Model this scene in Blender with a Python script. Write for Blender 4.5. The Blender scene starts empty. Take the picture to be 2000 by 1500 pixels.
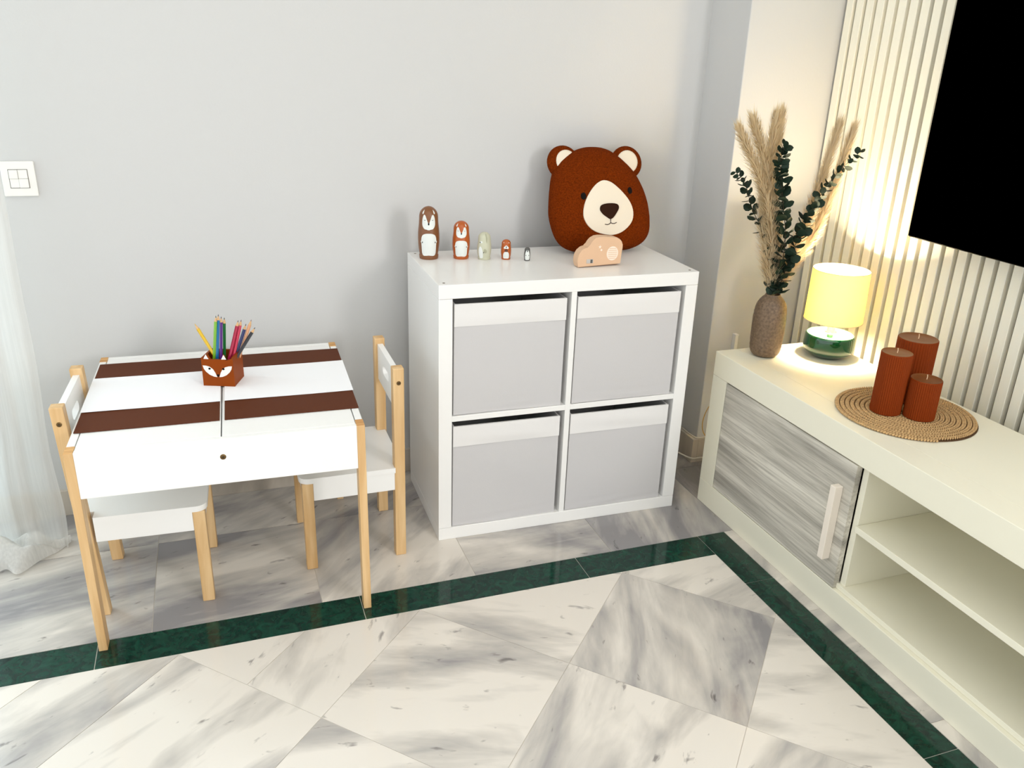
import bpy, bmesh, math, random
from mathutils import Vector, Matrix
random.seed(7)
PI = math.pi
S = bpy.context.scene
C = S.collection

# ------------------------------------------------------------------ camera
R = [[0.9425065893231476, -0.3326067290132276, 0.032466796847995805],
     [-0.09446006800224602, -0.3583345163119408, -0.9288022771141867],
     [0.3205598612357116, 0.8723354505203883, -0.36915069704652115]]
CAM = (-0.5318391, -2.0205966, 1.3256938)
cd = bpy.data.cameras.new('camera'); co = bpy.data.objects.new('camera', cd); C.objects.link(co)
M = Matrix.Identity(4)
for i in range(3):
    M[i][0] = R[0][i]; M[i][1] = -R[1][i]; M[i][2] = -R[2][i]; M[i][3] = CAM[i]
co.matrix_world = M
cd.sensor_width = 36.0; cd.sensor_fit = 'HORIZONTAL'; cd.lens = 1622.1533 / 2000 * 36
cd.clip_start = 0.02; cd.clip_end = 100
S.camera = co

# ------------------------------------------------------------------ world, lights, exposure
w = bpy.data.worlds.new('world'); S.world = w; w.use_nodes = True
bg = w.node_tree.nodes['Background']
bg.inputs[0].default_value = (0.95, 0.98, 1.0, 1); bg.inputs[1].default_value = 1.0

def area(name, loc, target, sx, sy, power, col):
    l = bpy.data.lights.new(name, 'AREA'); l.shape = 'RECTANGLE'; l.size = sx; l.size_y = sy
    l.energy = power; l.color = col
    o = bpy.data.objects.new(name, l); C.objects.link(o); o.location = loc
    d = Vector(target) - Vector(loc); o.rotation_euler = d.to_track_quat('-Z', 'Y').to_euler()
    return o
area('far_window_daylight', (1.5, -3.7, 1.7), (0.0, 0.1, 0.5), 0.6, 1.0, 28, (1.0, 0.985, 0.97))
area('overhead_fill', (-0.1, -1.7, 2.5), (-0.1, -1.65, 0.0), 2.0, 1.6, 9, (0.98, 0.99, 1.0))  # added fill standing in for ceiling bounce; no lamp known up there
area('balcony_daylight', (-1.9, 0.95, 1.35), (-1.75, 0.0, 1.1), 1.15, 2.1, 75, (0.66, 0.88, 1.0))

S.view_settings.view_transform = 'Standard'; S.view_settings.look = 'None'
S.view_settings.gamma = 1.0; S.view_settings.use_curve_mapping = False
S.view_settings.exposure = 0.5
S.cycles.use_denoising = True
S.cycles.max_bounces = 10; S.cycles.diffuse_bounces = 5; S.cycles.transparent_max_bounces = 12

# ------------------------------------------------------------------ materials
def srgb(r, g, b):
    f = lambda c: (c / 255 / 12.92) if c / 255 <= 0.04045 else ((c / 255 + 0.055) / 1.055) ** 2.4
    return (f(r), f(g), f(b), 1)

MATS = {}
def mat(name, col, rough=0.5, spec=0.5, bump=None, var=None, metal=0.0, coat=0.0, sheen=0.0):
    """col sRGB 0-255. bump=(scale,strength,dist); var=(scale, amount) brightness variation."""
    if name in MATS: return MATS[name]
    m = bpy.data.materials.new(name); m.use_nodes = True; MATS[name] = m
    nt = m.node_tree; b = nt.nodes['Principled BSDF']
    b.inputs['Base Color'].default_value = srgb(*col)
    b.inputs['Roughness'].default_value = rough; b.inputs['Metallic'].default_value = metal
    b.inputs['Specular IOR Level'].default_value = spec
    b.inputs['Coat Weight'].default_value = coat; b.inputs['Sheen Weight'].default_value = sheen
    tc = nt.nodes.new('ShaderNodeTexCoord')
    if bump:
        n = nt.nodes.new('ShaderNodeTexNoise'); n.inputs['Scale'].default_value = bump[0]
        n.inputs['Detail'].default_value = 4
        nt.links.new(tc.outputs['Object'], n.inputs['Vector'])
        bp = nt.nodes.new('ShaderNodeBump'); bp.inputs['Strength'].default_value = bump[1]
        bp.inputs['Distance'].default_value = bump[2]
        nt.links.new(n.outputs['Fac'], bp.inputs['Height']); nt.links.new(bp.outputs['Normal'], b.inputs['Normal'])
    if var:
        n = nt.nodes.new('ShaderNodeTexNoise'); n.inputs['Scale'].default_value = var[0]
        n.inputs['Detail'].default_value = 5
        nt.links.new(tc.outputs['Object'], n.inputs['Vector'])
        r = nt.nodes.new('ShaderNodeValToRGB')
        c = srgb(*col); a = var[1]
        r.color_ramp.elements[0].position = 0.3; r.color_ramp.elements[1].position = 0.7
        r.color_ramp.elements[0].color = tuple(min(1, x * (1 - a)) for x in c[:3]) + (1,)
        r.color_ramp.elements[1].color = tuple(min(1, x * (1 + a)) for x in c[:3]) + (1,)
        nt.links.new(n.outputs['Fac'], r.inputs['Fac']); nt.links.new(r.outputs['Color'], b.inputs['Base Color'])
    return m

def wood(name, c1, c2, axis, scale=(60, 4), rough=0.45, c3=None):
    """streaky grain running along a local axis"""
    if name in MATS: return MATS[name]
    m = bpy.data.materials.new(name); m.use_nodes = True; MATS[name] = m
    nt = m.node_tree; b = nt.nodes['Principled BSDF']; b.inputs['Roughness'].default_value = rough
    tc = nt.nodes.new('ShaderNodeTexCoord'); mp = nt.nodes.new('ShaderNodeMapping')
    sc = [scale[0]] * 3; sc[axis] = scale[1]; mp.inputs['Scale'].default_value = sc
    oi = nt.nodes.new('ShaderNodeObjectInfo'); vm = nt.nodes.new('ShaderNodeVectorMath'); vm.operation = 'ADD'
    mu = nt.nodes.new('ShaderNodeMath'); mu.operation = 'MULTIPLY'; mu.inputs[1].default_value = 37.0
    nt.links.new(oi.outputs['Random'], mu.inputs[0])
    nt.links.new(tc.outputs['Object'], mp.inputs['Vector']); nt.links.new(mp.outputs['Vector'], vm.inputs[0])
    nt.links.new(mu.outputs[0], vm.inputs[1])
    n = nt.nodes.new('ShaderNodeTexNoise'); n.inputs['Scale'].default_value = 1.0
    n.inputs['Detail'].default_value = 6; n.inputs['Distortion'].default_value = 0.6
    nt.links.new(vm.outputs[0], n.inputs['Vector'])
    r = nt.nodes.new('ShaderNodeValToRGB'); e = r.color_ramp.elements
    e[0].position = 0.32; e[1].position = 0.68; e[0].color = srgb(*c1); e[1].color = srgb(*c2)
    if c3:
        x = e.new(0.5); x.color = srgb(*c3)
    nt.links.new(n.outputs['Fac'], r.inputs['Fac']); nt.links.new(r.outputs['Color'], b.inputs['Base Color'])
    bp = nt.nodes.new('ShaderNodeBump'); bp.inputs['Strength'].default_value = 0.12; bp.inputs['Distance'].default_value = 0.001
    nt.links.new(n.outputs['Fac'], bp.inputs['Height']); nt.links.new(bp.outputs['Normal'], b.inputs['Normal'])
    return m

def marble(name, light, mid, dark, rough=0.13):
    """veined stone; the object property 'tone' (0..1) sets how grey that piece of stone is"""
    m = bpy.data.materials.new(name); m.use_nodes = True; MATS[name] = m
    nt = m.node_tree; L = nt.links.new; N = nt.nodes.new; b = nt.nodes['Principled BSDF']
    b.inputs['Roughness'].default_value = rough
    tc = N('ShaderNodeTexCoord'); oi = N('ShaderNodeAttribute'); oi.attribute_type = 'OBJECT'; oi.attribute_name = 'seed'
    mu = N('ShaderNodeMath'); mu.operation = 'MULTIPLY'; mu.inputs[1].default_value = 3.71; L(oi.outputs['Fac'], mu.inputs[0])
    va = N('ShaderNodeVectorMath'); va.operation = 'ADD'; L(tc.outputs['Object'], va.inputs[0]); L(mu.outputs[0], va.inputs[1])
    def noise(sx, sy, det, dist, rough_=0.55):
        mp = N('ShaderNodeMapping'); mp.inputs['Scale'].default_value = (sx, sy, 1); L(va.outputs[0], mp.inputs['Vector'])
        n = N('ShaderNodeTexNoise'); n.inputs['Scale'].default_value = 1; n.inputs['Detail'].default_value = det
        n.inputs['Roughness'].default_value = rough_
        n.inputs['Distortion'].default_value = dist; L(mp.outputs[0], n.inputs['Vector']); return n
    big = noise(1.7, 5.2, 5, 0.9, 0.5); fine = noise(6, 26, 5, 0.7); spots = noise(16, 40, 3, 0.4)
    at = N('ShaderNodeAttribute'); at.attribute_type = 'OBJECT'; at.attribute_name = 'tone'
    # shift = big + (tone-0.5)*0.3 + fine*0.15
    t1 = N('ShaderNodeMath'); t1.operation = 'MULTIPLY_ADD'; t1.inputs[1].default_value = 0.36; L(at.outputs['Fac'], t1.inputs[0]); L(big.outputs['Fac'], t1.inputs[2])
    t2 = N('ShaderNodeMath'); t2.operation = 'MULTIPLY_ADD'; t2.inputs[1].default_value = 0.22; L(fine.outputs['Fac'], t2.inputs[0]); L(t1.outputs[0], t2.inputs[2])
    r = N('ShaderNodeValToRGB'); e = r.color_ramp.elements
    e[0].position = 0.70; e[0].color = srgb(*light); e[1].position = 1.02; e[1].color = srgb(*dark)
    x = e.new(0.82); x.color = srgb(*mid)
    L(t2.outputs[0], r.inputs['Fac'])
    r2 = N('ShaderNodeValToRGB'); e = r2.color_ramp.elements
    e[0].position = 0.655; e[0].color = (1, 1, 1, 1); e[1].position = 0.75; e[1].color = (0.45, 0.44, 0.45, 1)
    L(spots.outputs['Fac'], r2.inputs['Fac'])
    mx = N('ShaderNodeMix'); mx.data_type = 'RGBA'; mx.blend_type = 'MULTIPLY'; mx.inputs['Factor'].default_value = 1
    L(r.outputs['Color'], mx.inputs[6]); L(r2.outputs['Color'], mx.inputs[7]); L(mx.outputs[2], b.inputs['Base Color'])
    return m

M_WALL = mat('wall_paint', (206, 206, 205), 0.75, 0.25, bump=(190, 0.10, 0.002))
M_CEIL = mat('ceiling_paint', (238, 236, 232), 0.85, 0.2)
M_MARB = marble('white_marble', (224, 217, 207), (196, 190, 182), (142, 139, 140))
M_GROUT = mat('grout', (214, 208, 198), 0.8)
M_GREEN = mat('green_marble', (12, 58, 44), 0.08, 0.35)
# richer green marble
def green_nodes(m):
    nt = m.node_tree; L = nt.links.new; N = nt.nodes.new; b = nt.nodes['Principled BSDF']
    tc = N('ShaderNodeTexCoord')
    n = N('ShaderNodeTexNoise'); n.inputs['Scale'].default_value = 26; n.inputs['Detail'].default_value = 8; n.inputs['Distortion'].default_value = 1.6
    n2 = N('ShaderNodeTexVoronoi'); n2.feature = 'DISTANCE_TO_EDGE'; n2.inputs['Scale'].default_value = 24
    wv = N('ShaderNodeVectorMath'); wv.operation = 'MULTIPLY_ADD'; wv.inputs[1].default_value = (0.09, 0.09, 0.09)
    L(tc.outputs['Object'], n.inputs['Vector']); L(n.outputs['Color'], wv.inputs[0]); L(tc.outputs['Object'], wv.inputs[2]); L(wv.outputs[0], n2.inputs['Vector'])
    r = N('ShaderNodeValToRGB'); e = r.color_ramp.elements
    e[0].position = 0.33; e[0].color = srgb(3, 32, 27); e[1].position = 0.74; e[1].color = srgb(14, 68, 52)
    L(n.outputs['Fac'], r.inputs['Fac'])
    r2 = N('ShaderNodeValToRGB'); e = r2.color_ramp.elements
    e[0].position = 0.0; e[0].color = srgb(70, 112, 88); e[1].position = 0.035; e[1].color = (0, 0, 0, 1)
    L(n2.outputs['Distance'], r2.inputs['Fac'])
    mx = N('ShaderNodeMix'); mx.data_type = 'RGBA'; mx.blend_type = 'ADD'; mx.inputs['Factor'].default_value = 0.10
    L(r.outputs['Color'], mx.inputs[6]); L(r2.outputs['Color'], mx.inputs[7]); L(mx.outputs[2], b.inputs['Base Color'])
green_nodes(M_GREEN)
M_WHITE = mat('white_laminate', (243, 242, 239), 0.32, 0.5)
M_KALLAX = mat('white_foil', (240, 239, 236), 0.28, 0.5)
M_CREAM = mat('ivory_laminate', (238, 234, 214), 0.38, 0.45)
M_PINE = wood('pine_wood', (204, 162, 108), (228, 194, 144), 2, (45, 3), 0.45)
M_PINE_END = wood('pine_end_grain', (188, 132, 72), (228, 182, 118), 1, (14, 120), 0.55)
M_SCREW = mat('bronze_screw', (110, 86, 52), 0.35, 0.5, metal=0.8)
M_DARK = mat('dark_hole', (24, 21, 18), 0.6)
M_BROWN = mat('brown_leatherette', (90, 46, 24), 0.6, 0.12, bump=(500, 0.1, 0.0006))
M_PAPER = mat('white_paper', (248, 248, 250), 0.7, 0.2)
M_BOX = mat('grey_fabric', (201, 199, 199), 0.85, 0.15, bump=(420, 0.25, 0.0008), sheen=0.15)
M_BAND = mat('pale_fabric', (228, 226, 224), 0.85, 0.15, bump=(420, 0.2, 0.0008), sheen=0.15)
M_SLAT = mat('slat_ivory', (240, 237, 222), 0.5, 0.4)
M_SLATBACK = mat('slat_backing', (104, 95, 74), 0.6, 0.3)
M_TV = mat('tv_screen', (0, 0, 0), 0.6, 0.0)
M_TVB = mat('tv_bezel', (6, 6, 6), 0.5, 0.1)
M_PLAST = mat('white_plastic', (240, 238, 233), 0.3, 0.5)

# ------------------------------------------------------------------ geometry helpers
def mesh_obj(name, bm, material, parent=None, smooth=False, loc=None, rotz=0.0, auto=None):
    me = bpy.data.meshes.new(name); bm.normal_update(); bm.to_mesh(me); bm.free()
    if material: me.materials.append(material)
    if smooth:
        for p in me.polygons: p.use_smooth = True
        if auto is not None:
            try: me.set_sharp_from_angle(angle=auto)
            except Exception: pass
    o = bpy.data.objects.new(name, me); C.objects.link(o)
    if parent: o.parent = parent
    if loc: o.location = loc
    o.rotation_euler[2] = rotz
    return o
def tag(o, label, cat, group=None):
    o['label'] = label; o['category'] = cat
    if group: o['group'] = group
    return o
def struct(o, label=None, cat=None):
    o['kind'] = 'structure'
    if label: o['label'] = label
    if cat: o['category'] = cat
    return o
def thing(name, label, cat, loc=(0, 0, 0), rotz=0.0, group=None):
    o = bpy.data.objects.new(name, None); C.objects.link(o); o.empty_display_size = 0.05
    o.location = loc; o.rotation_euler[2] = rotz
    return tag(o, label, cat, group)
def add_box(bm, x0, x1, y0, y1, z0, z1, bev=0.0, seg=1):
    b2 = bmesh.new()
    v = [b2.verts.new(p) for p in ((x0,y0,z0),(x1,y0,z0),(x1,y1,z0),(x0,y1,z0),(x0,y0,z1),(x1,y0,z1),(x1,y1,z1),(x0,y1,z1))]
    for f in ((3,2,1,0),(4,5,6,7),(0,1,5,4),(1,2,6,5),(2,3,7,6),(3,0,4,7)): b2.faces.new([v[i] for i in f])
    if bev > 0: bmesh.ops.bevel(b2, geom=list(b2.edges), offset=bev, segments=seg, affect='EDGES', profile=0.5)
    me = bpy.data.meshes.new('t'); b2.to_mesh(me); b2.free(); bm.from_mesh(me); bpy.data.meshes.remove(me)
def box(name, x0, x1, y0, y1, z0, z1, m, parent=None, bev=0.0012, seg=2, **k):
    bm = bmesh.new(); add_box(bm, x0, x1, y0, y1, z0, z1, bev, seg); return mesh_obj(name, bm, m, parent, **k)
def lathe(prof, n=48, cap0=True, cap1=True, cx=0.0, cy=0.0, bm=None):
    """prof: list (r,z)"""
    bm = bm or bmesh.new(); rings = []
    for r, z in prof:
        rings.append([bm.verts.new((cx + r*math.cos(2*PI*i/n), cy + r*math.sin(2*PI*i/n), z)) for i in range(n)])
    for a, b in zip(rings, rings[1:]):
        for i in range(n): bm.faces.new((a[i], a[(i+1) % n], b[(i+1) % n], b[i]))
    if cap0: bm.faces.new(rings[0][::-1])
    if cap1: bm.faces.new(rings[-1])
    return bm
def tube(pts, rad, n=8, bm=None, cap=True):
    bm = bm or bmesh.new(); pts = [Vector(p) for p in pts]
    rs = rad if isinstance(rad, (list, tuple)) else [rad] * len(pts)
    rings = []; up = Vector((0.31, 0.17, 0.93))
    for i, p in enumerate(pts):
        t = (pts[min(i+1, len(pts)-1)] - pts[max(i-1, 0)]).normalized()
        if abs(t.dot(up)) > 0.95: up = Vector((0.9, 0.3, 0.1))
        a = t.cross(up).normalized(); b = t.cross(a)
        rings.append([bm.verts.new(p + (a*math.cos(2*PI*k/n) + b*math.sin(2*PI*k/n)) * rs[i]) for k in range(n)])
    for a, b in zip(rings, rings[1:]):
        for k in range(n): bm.faces.new((a[k], a[(k+1) % n], b[(k+1) % n], b[k]))
    if cap: bm.faces.new(rings[0][::-1]); bm.faces.new(rings[-1])
    return bm
def smooth_path(pts, n=8):
    P = [Vector(p) for p in pts]; out = []
    for i in range(len(P) - 1):
        p0 = P[max(i-1, 0)]; p1 = P[i]; p2 = P[i+1]; p3 = P[min(i+2, len(P)-1)]
        for k in range(n):
            t = k / n
            out.append(0.5 * ((2*p1) + (p2-p0)*t + (2*p0-5*p1+4*p2-p3)*t*t + (3*p1-p0-3*p2+p3)*t**3))
    out.append(P[-1]); return out
def smooth_closed(pts, n=6):
    P = [Vector(p) for p in pts]; L = len(P); out = []
    for i in range(L):
        p0 = P[i-1]; p1 = P[i]; p2 = P[(i+1) % L]; p3 = P[(i+2) % L]
        for k in range(n):
            t = k / n
            out.append(0.5 * ((2*p1) + (p2-p0)*t + (2*p0-5*p1+4*p2-p3)*t*t + (3*p1-p0-3*p2+p3)*t**3))
    return out
def patch(outline, fn, rings=5, thick=0.0, bm=None):
    """fill a star-shaped 2D outline and map it through fn(u,v,h) -> 3D; raised by thick"""
    bm = bm or bmesh.new(); P = [Vector(p).to_2d() for p in outline]
    c = sum(P, Vector((0, 0))) / len(P); n = len(P)
    cv = bm.verts.new(fn(c.x, c.y, thick)); prev = None
    for k in range(1, rings + 1):
        s = k / rings
        cur = [bm.verts.new(fn(*(c + (p - c) * s), thick)) for p in P]
        for i in range(n):
            j = (i + 1) % n
            if prev is None: bm.faces.new((cv, cur[i], cur[j]))
            else: bm.faces.new((prev[i], cur[i], cur[j], prev[j]))
        prev = cur
    if thick > 0:
        low = [bm.verts.new(fn(p.x, p.y, -thick * 0.5)) for p in P]
        for i in range(n):
            j = (i + 1) % n; bm.faces.new((prev[i], low[i], low[j], prev[j]))
    bmesh.ops.recalc_face_normals(bm, faces=list(bm.faces))
    return bm
def prism(poly, z0, z1, bm=None):
    bm = bm or bmesh.new()
    a = [bm.verts.new((p[0], p[1], z0)) for p in poly]; b = [bm.verts.new((p[0], p[1], z1)) for p in poly]
    bm.faces.new(a[::-1]); bm.faces.new(b); n = len(poly)
    for i in range(n): bm.faces.new((a[i], a[(i+1) % n], b[(i+1) % n], b[i]))
    return bm
def prism_y(poly, y0, y1, bm=None, bev=0.0):
    """poly in (x,z), extruded along y"""
    bm = bm or bmesh.new()
    a = [bm.verts.new((p[0], y0, p[1])) for p in poly]; b = [bm.verts.new((p[0], y1, p[1])) for p in poly]
    fa = bm.faces.new(a); fb = bm.faces.new(b[::-1]); n = len(poly)
    for i in range(n): bm.faces.new((a[i], b[i], b[(i+1) % n], a[(i+1) % n]))
    if bev > 0:
        ed = list(fa.edges) + list(fb.edges)
        bmesh.ops.bevel(bm, geom=ed, offset=bev, segments=2, affect='EDGES', profile=0.5)
    bmesh.ops.recalc_face_normals(bm, faces=list(bm.faces))
    return bm
def clip(poly, x0, x1, y0, y1):
    def cut(P, ins, inter):
        out = []
        for i in range(len(P)):
            a, b = P[i-1], P[i]
            if ins(b):
                if not ins(a): out.append(inter(a, b))
                out.append(b)
            elif ins(a): out.append(inter(a, b))
        return out
    def ix(x): return lambda a, b: (x, a[1] + (b[1]-a[1])*(x-a[0])/(b[0]-a[0]))
    def iy(y): return lambda a, b: (a[0] + (b[0]-a[0])*(y-a[1])/(b[1]-a[1]), y)
    for ins, it in ((lambda p: p[0] >= x0, ix(x0)), (lambda p: p[0] <= x1, ix(x1)), (lambda p: p[1] >= y0, iy(y0)), (lambda p: p[1] <= y1, iy(y1))):
        if not poly: break
        poly = cut(poly, ins, it)
    return poly

# ------------------------------------------------------------------ the room
WALL_Y = 0.460; COLX = 1.004; COLY = 0.250; WALL_X = 1.352; SLAT_X = 1.327
XL, XR, YF = -2.75, 2.6, -4.6; H = 2.55
floor = struct(box('floor', XL, XR, YF, WALL_Y + 0.1, -0.06, -0.0012, M_GROUT, bev=0), 'grey and white marble tiled floor with a dark green border', 'floor')
SEED = [0]
def tile(poly, m, rot, tone, seed=None):
    cx = sum(p[0] for p in poly) / len(poly); cy = sum(p[1] for p in poly) / len(poly)
    c, s = math.cos(-rot), math.sin(-rot)
    loc = [((x-cx)*c - (y-cy)*s, (x-cx)*s + (y-cy)*c) for x, y in poly]
    o = mesh_obj('tile', prism(loc, -0.012, 0.0), m, floor, loc=(cx, cy, 0), rotz=rot)
    o['tone'] = float(tone); SEED[0] += 1; o['seed'] = float(SEED[0] % 97 if seed is None else seed); return o
G = 0.0009
BY0, BY1 = -0.297, -0.1965      # green border along the back
BX0, BX1 = 0.7475, 0.8395       # green border along the right
def rect(x0, x1, y0, y1): return [(x0+G, y0+G), (x1-G, y0+G), (x1-G, y1-G), (x0+G, y1-G)]
for a, b in ((XL, -2.13), (-2.13, -1.50), (-1.50, -0.882), (-0.882, -0.265), (-0.265, 0.348), (0.348, BX0)):
    tile(rect(a, b, BY0, BY1), M_GREEN, 0, 0.5)
for a, b in ((-0.445, BY1), (-1.084, -0.445), (-1.72, -1.084), (-2.36, -1.72), (-3.0, -2.36), (-3.64, -3.0), (-4.28, -3.64), (YF, -4.28)):
    tile(rect(BX0, BX1, a, b), M_GREEN, 0, 0.5)
# rows between the border and the back wall: (x joints), vein direction and tone per tile
xs = [XL, -2.39, -1.985, -1.578, -1.170, -0.765, -0.360, 0.052, 0.462, 0.868, XR]
row1 = {5: (0.25, 0.78), 6: (0.9, 0.50), 7: (0.05, 0.82), 8: (1.2, 0.95), 9: (1.45, 0.95), 4: (0.2, 0.76)}
for i in range(len(xs) - 1):
    r, t = row1.get(i, (random.uniform(0, 3), 0.5))
    tile(rect(xs[i], xs[i+1] if i < len(xs)-2 else XR, BY1, 0.212), M_MARB, r, t)
    tile(rect(xs[i], xs[i+1], 0.212, WALL_Y), M_MARB, 0.1 * i, 0.72)
ys = [YF, -4.27, -3.86, -3.45, -3.04, -2.63, -2.23, -1.82, -1.41, -1.01, -0.60, BY1]
for i in range(len(ys) - 1):
    tile(rect(BX1, 0.868 + 0.41, ys[i], ys[i+1]), M_MARB, 0.2 + 0.3 * (i % 3), 0.6)
    for xa in (1.278, 1.69, 2.1): tile(rect(xa, min(xa + 0.41, XR), ys[i], ys[i+1]), M_MARB, 1.0, 0.5)
# diagonal tiles inside the border; hand-set vein direction / tone for the ones in view
ox, oy, a_, b_ = 0.159, -0.598, Vector((0.287, -0.298)), Vector((0.287, 0.298))
known = {(0, 0): (1.15, 0.58), (0, -1): (0.8, 0.30), (-1, -1): (-0.35, 0.34), (-1, 0): (-0.35, 0.34),
         (1, 0): (-0.35, 0.26), (0, 1): (0.2, 0.42), (1, -1): (0.6, 0.34), (-2, -1): (0.9, 0.4), (-1, -2): (-0.25, 0.40), (0, -2): (1.0, 0.25), (-2, -2): (0.6, 0.40), (1, 1): (-0.3, 0.3)}
for i in range(-9, 12):
    for j in range(-12, 9):
        p = Vector((ox, oy)) + a_ * i + b_ * j
        q = [p, p + a_, p + a_ + b_, p + b_]
        cx = sum(v.x for v in q) / 4; cy = sum(v.y for v in q) / 4
        q = [(cx + (v.x-cx)*0.9965, cy + (v.y-cy)*0.9965) for v in q]
        pieces = [q]
        if (i, j) in ((-2, -1), (-1, -1), (-3, -2)) :
            # border triangles laid as two cut pieces
            m0 = ((q[0][0]+q[1][0])/2, (q[0][1]+q[1][1])/2); m1 = ((q[2][0]+q[3][0])/2, (q[2][1]+q[3][1])/2)
            if (i, j) != (-1, -1):
                d = (a_.normalized() * G)
                pieces = [[q[0], (m0[0]-d.x, m0[1]-d.y), (m1[0]-d.x, m1[1]-d.y), q[3]], [(m0[0]+d.x, m0[1]+d.y), q[1], q[2], (m1[0]+d.x, m1[1]+d.y)]]
        r, t = known.get((i, j), (random.uniform(-0.6, 1.4), random.uniform(0.25, 0.5)))
        for k, pc in enumerate(pieces):
            pc = clip(pc, XL, BX0 - G, YF, BY0 - G)
            if len(pc) >= 3:
                ar = abs(sum(pc[n-1][0]*pc[n][1] - pc[n][0]*pc[n-1][1] for n in range(len(pc)))) / 2
                if ar > 0.0006: tile(pc, M_MARB, r + 0.25 * k, t)

# back wall with a balcony door opening at the far left
WX0, WX1, WZ1 = -2.45, -1.32, 2.2
bm = bmesh.new()
add_box(bm, XL, WX0, WALL_Y, WALL_Y + 0.2, 0, H); add_box(bm, WX1, COLX + 0.02, WALL_Y, WALL_Y + 0.2, 0, H)
add_box(bm, WX0, WX1, WALL_Y, WALL_Y + 0.2, WZ1, H)
struct(mesh_obj('wall_back', bm, M_WALL), 'plain white painted wall behind the table and shelf', 'wall')
struct(box('wall_pillar', COLX, WALL_X + 0.15, COLY, WALL_Y + 0.2, 0, H, M_WALL, bev=0.003), 'white pillar projecting beside the slatted wall', 'wall')
struct(box('wall_right', WALL_X, WALL_X + 0.15, -2.0, COLY, 0, H, M_WALL, bev=0), 'white wall behind the slat panelling', 'wall')
struct(box('ceiling', XL - 0.15, XR, YF, WALL_Y + 0.2, H, H + 0.1, M_CEIL, bev=0), 'white flat ceiling', 'ceiling')
win = struct(bpy.data.objects.new('window_1', None), 'white framed glazed balcony door behind the sheer curtain', 'window'); C.objects.link(win)
M_GLASS = bpy.data.materials.new('pane_glass'); M_GLASS.use_nodes = True
nt = M_GLASS.node_tree; nt.nodes.clear()
_o = nt.nodes.new('ShaderNodeOutputMaterial'); _m = nt.nodes.new('ShaderNodeMixShader'); _t = nt.nodes.new('ShaderNodeBsdfTransparent'); _g = nt.nodes.new('ShaderNodeBsdfGlossy')
_g.inputs['Roughness'].default_value = 0.02; _m.inputs[0].default_value = 0.06
nt.links.new(_t.outputs[0], _m.inputs[1]); nt.links.new(_g.outputs[0], _m.inputs[2]); nt.links.new(_m.outputs[0], _o.inputs[0])
bm = bmesh.new(); fy0, fy1 = WALL_Y + 0.08, WALL_Y + 0.13
for x0, x1, z0, z1 in ((WX0, WX0+0.07, 0, WZ1), (WX1-0.07, WX1, 0, WZ1), (WX0+0.07, WX1-0.07, 0, 0.09), (WX0+0.07, WX1-0.07, WZ1-0.07, WZ1), ((WX0+WX1)/2-0.05, (WX0+WX1)/2+0.05, 0.09, WZ1-0.07)):
    add_box(bm, x0, x1, fy0, fy1, z0, z1, 0.002)
mesh_obj('window_frame', bm, M_PLAST, win)
xm = (WX0 + WX1) / 2
box('pane', WX0+0.07, xm-0.05, fy0+0.02, fy0+0.026, 0.09, WZ1-0.07, M_GLASS, win, bev=0)
box('pane', xm+0.05, WX1-0.07, fy0+0.02, fy0+0.026, 0.09, WZ1-0.07, M_GLASS, win, bev=0)

# marble skirting
M_SKIRT = marble('skirting_marble', (222, 214, 202), (196, 186, 172), (130, 122, 112), 0.10)
o = struct(box('baseboard_back', WX1, COLX - 0.010, WALL_Y - 0.012, WALL_Y, 0, 0.082, M_SKIRT, bev=0.001), 'grey marble skirting along the white wall', 'baseboard'); o['tone'] = 0.6
bm = bmesh.new(); add_box(bm, COLX - 0.022, COLX, COLY - 0.012, WALL_Y - 0.012, 0, 0.090, 0.001); add_box(bm, COLX, WALL_X, COLY - 0.012, COLY, 0, 0.090, 0.001)
o = struct(mesh_obj('baseboard_pillar', bm, M_SKIRT), 'marble skirting round the foot of the pillar', 'baseboard'); o['tone'] = 0.6

# slat panelling on the right wall: backing and one object per slat
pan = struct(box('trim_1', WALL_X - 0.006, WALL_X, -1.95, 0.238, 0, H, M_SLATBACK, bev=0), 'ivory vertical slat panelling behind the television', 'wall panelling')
PITCH = 0.0428; SW = 0.0290
bm = bmesh.new(); add_box(bm, SLAT_X, WALL_X - 0.006, -SW, 0, 0, H, 0.0012)
slat_me = bpy.data.meshes.new('slat'); bm.to_mesh(slat_me); bm.free(); slat_me.materials.append(M_SLAT)
y = 0.235
while y - SW > -1.94:
    o = bpy.data.objects.new('slat', slat_me); C.objects.link(o); o.parent = pan; o.location = (0, y, 0); y -= PITCH

# ------------------------------------------------------------------ cube shelf with four fabric boxes
KA = -0.0161
shelf = thing('cube_shelf', 'white two by two cube shelf unit against the wall', 'shelf', (0, 0, 0), KA)
KW, KD, T = 0.765, 0.39, 0.038
box('top_panel', 0, KW, 0, KD, KW-T, KW, M_KALLAX, shelf)
box('bottom_panel', 0, KW, 0, KD, 0, T, M_KALLAX, shelf)
box('side_panel', 0, T, 0, KD, T+0.0006, KW-T-0.0006, M_KALLAX, shelf)
box('side_panel', KW-T, KW, 0, KD, T+0.0006, KW-T-0.0006, M_KALLAX, shelf)
mid = KW/2
box('upright_divider', mid-0.008, mid+0.008, 0.001, KD-0.002, T, KW-T, M_KALLAX, shelf, bev=0.0008)
box('cross_shelf', T, mid-0.008, 0.001, KD-0.002, mid-0.008, mid+0.008, M_KALLAX, shelf, bev=0.0008)
box('cross_shelf', mid+0.008, KW-T, 0.001, KD-0.002, mid-0.008, mid+0.008, M_KALLAX, shelf, bev=0.0008)
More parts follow.
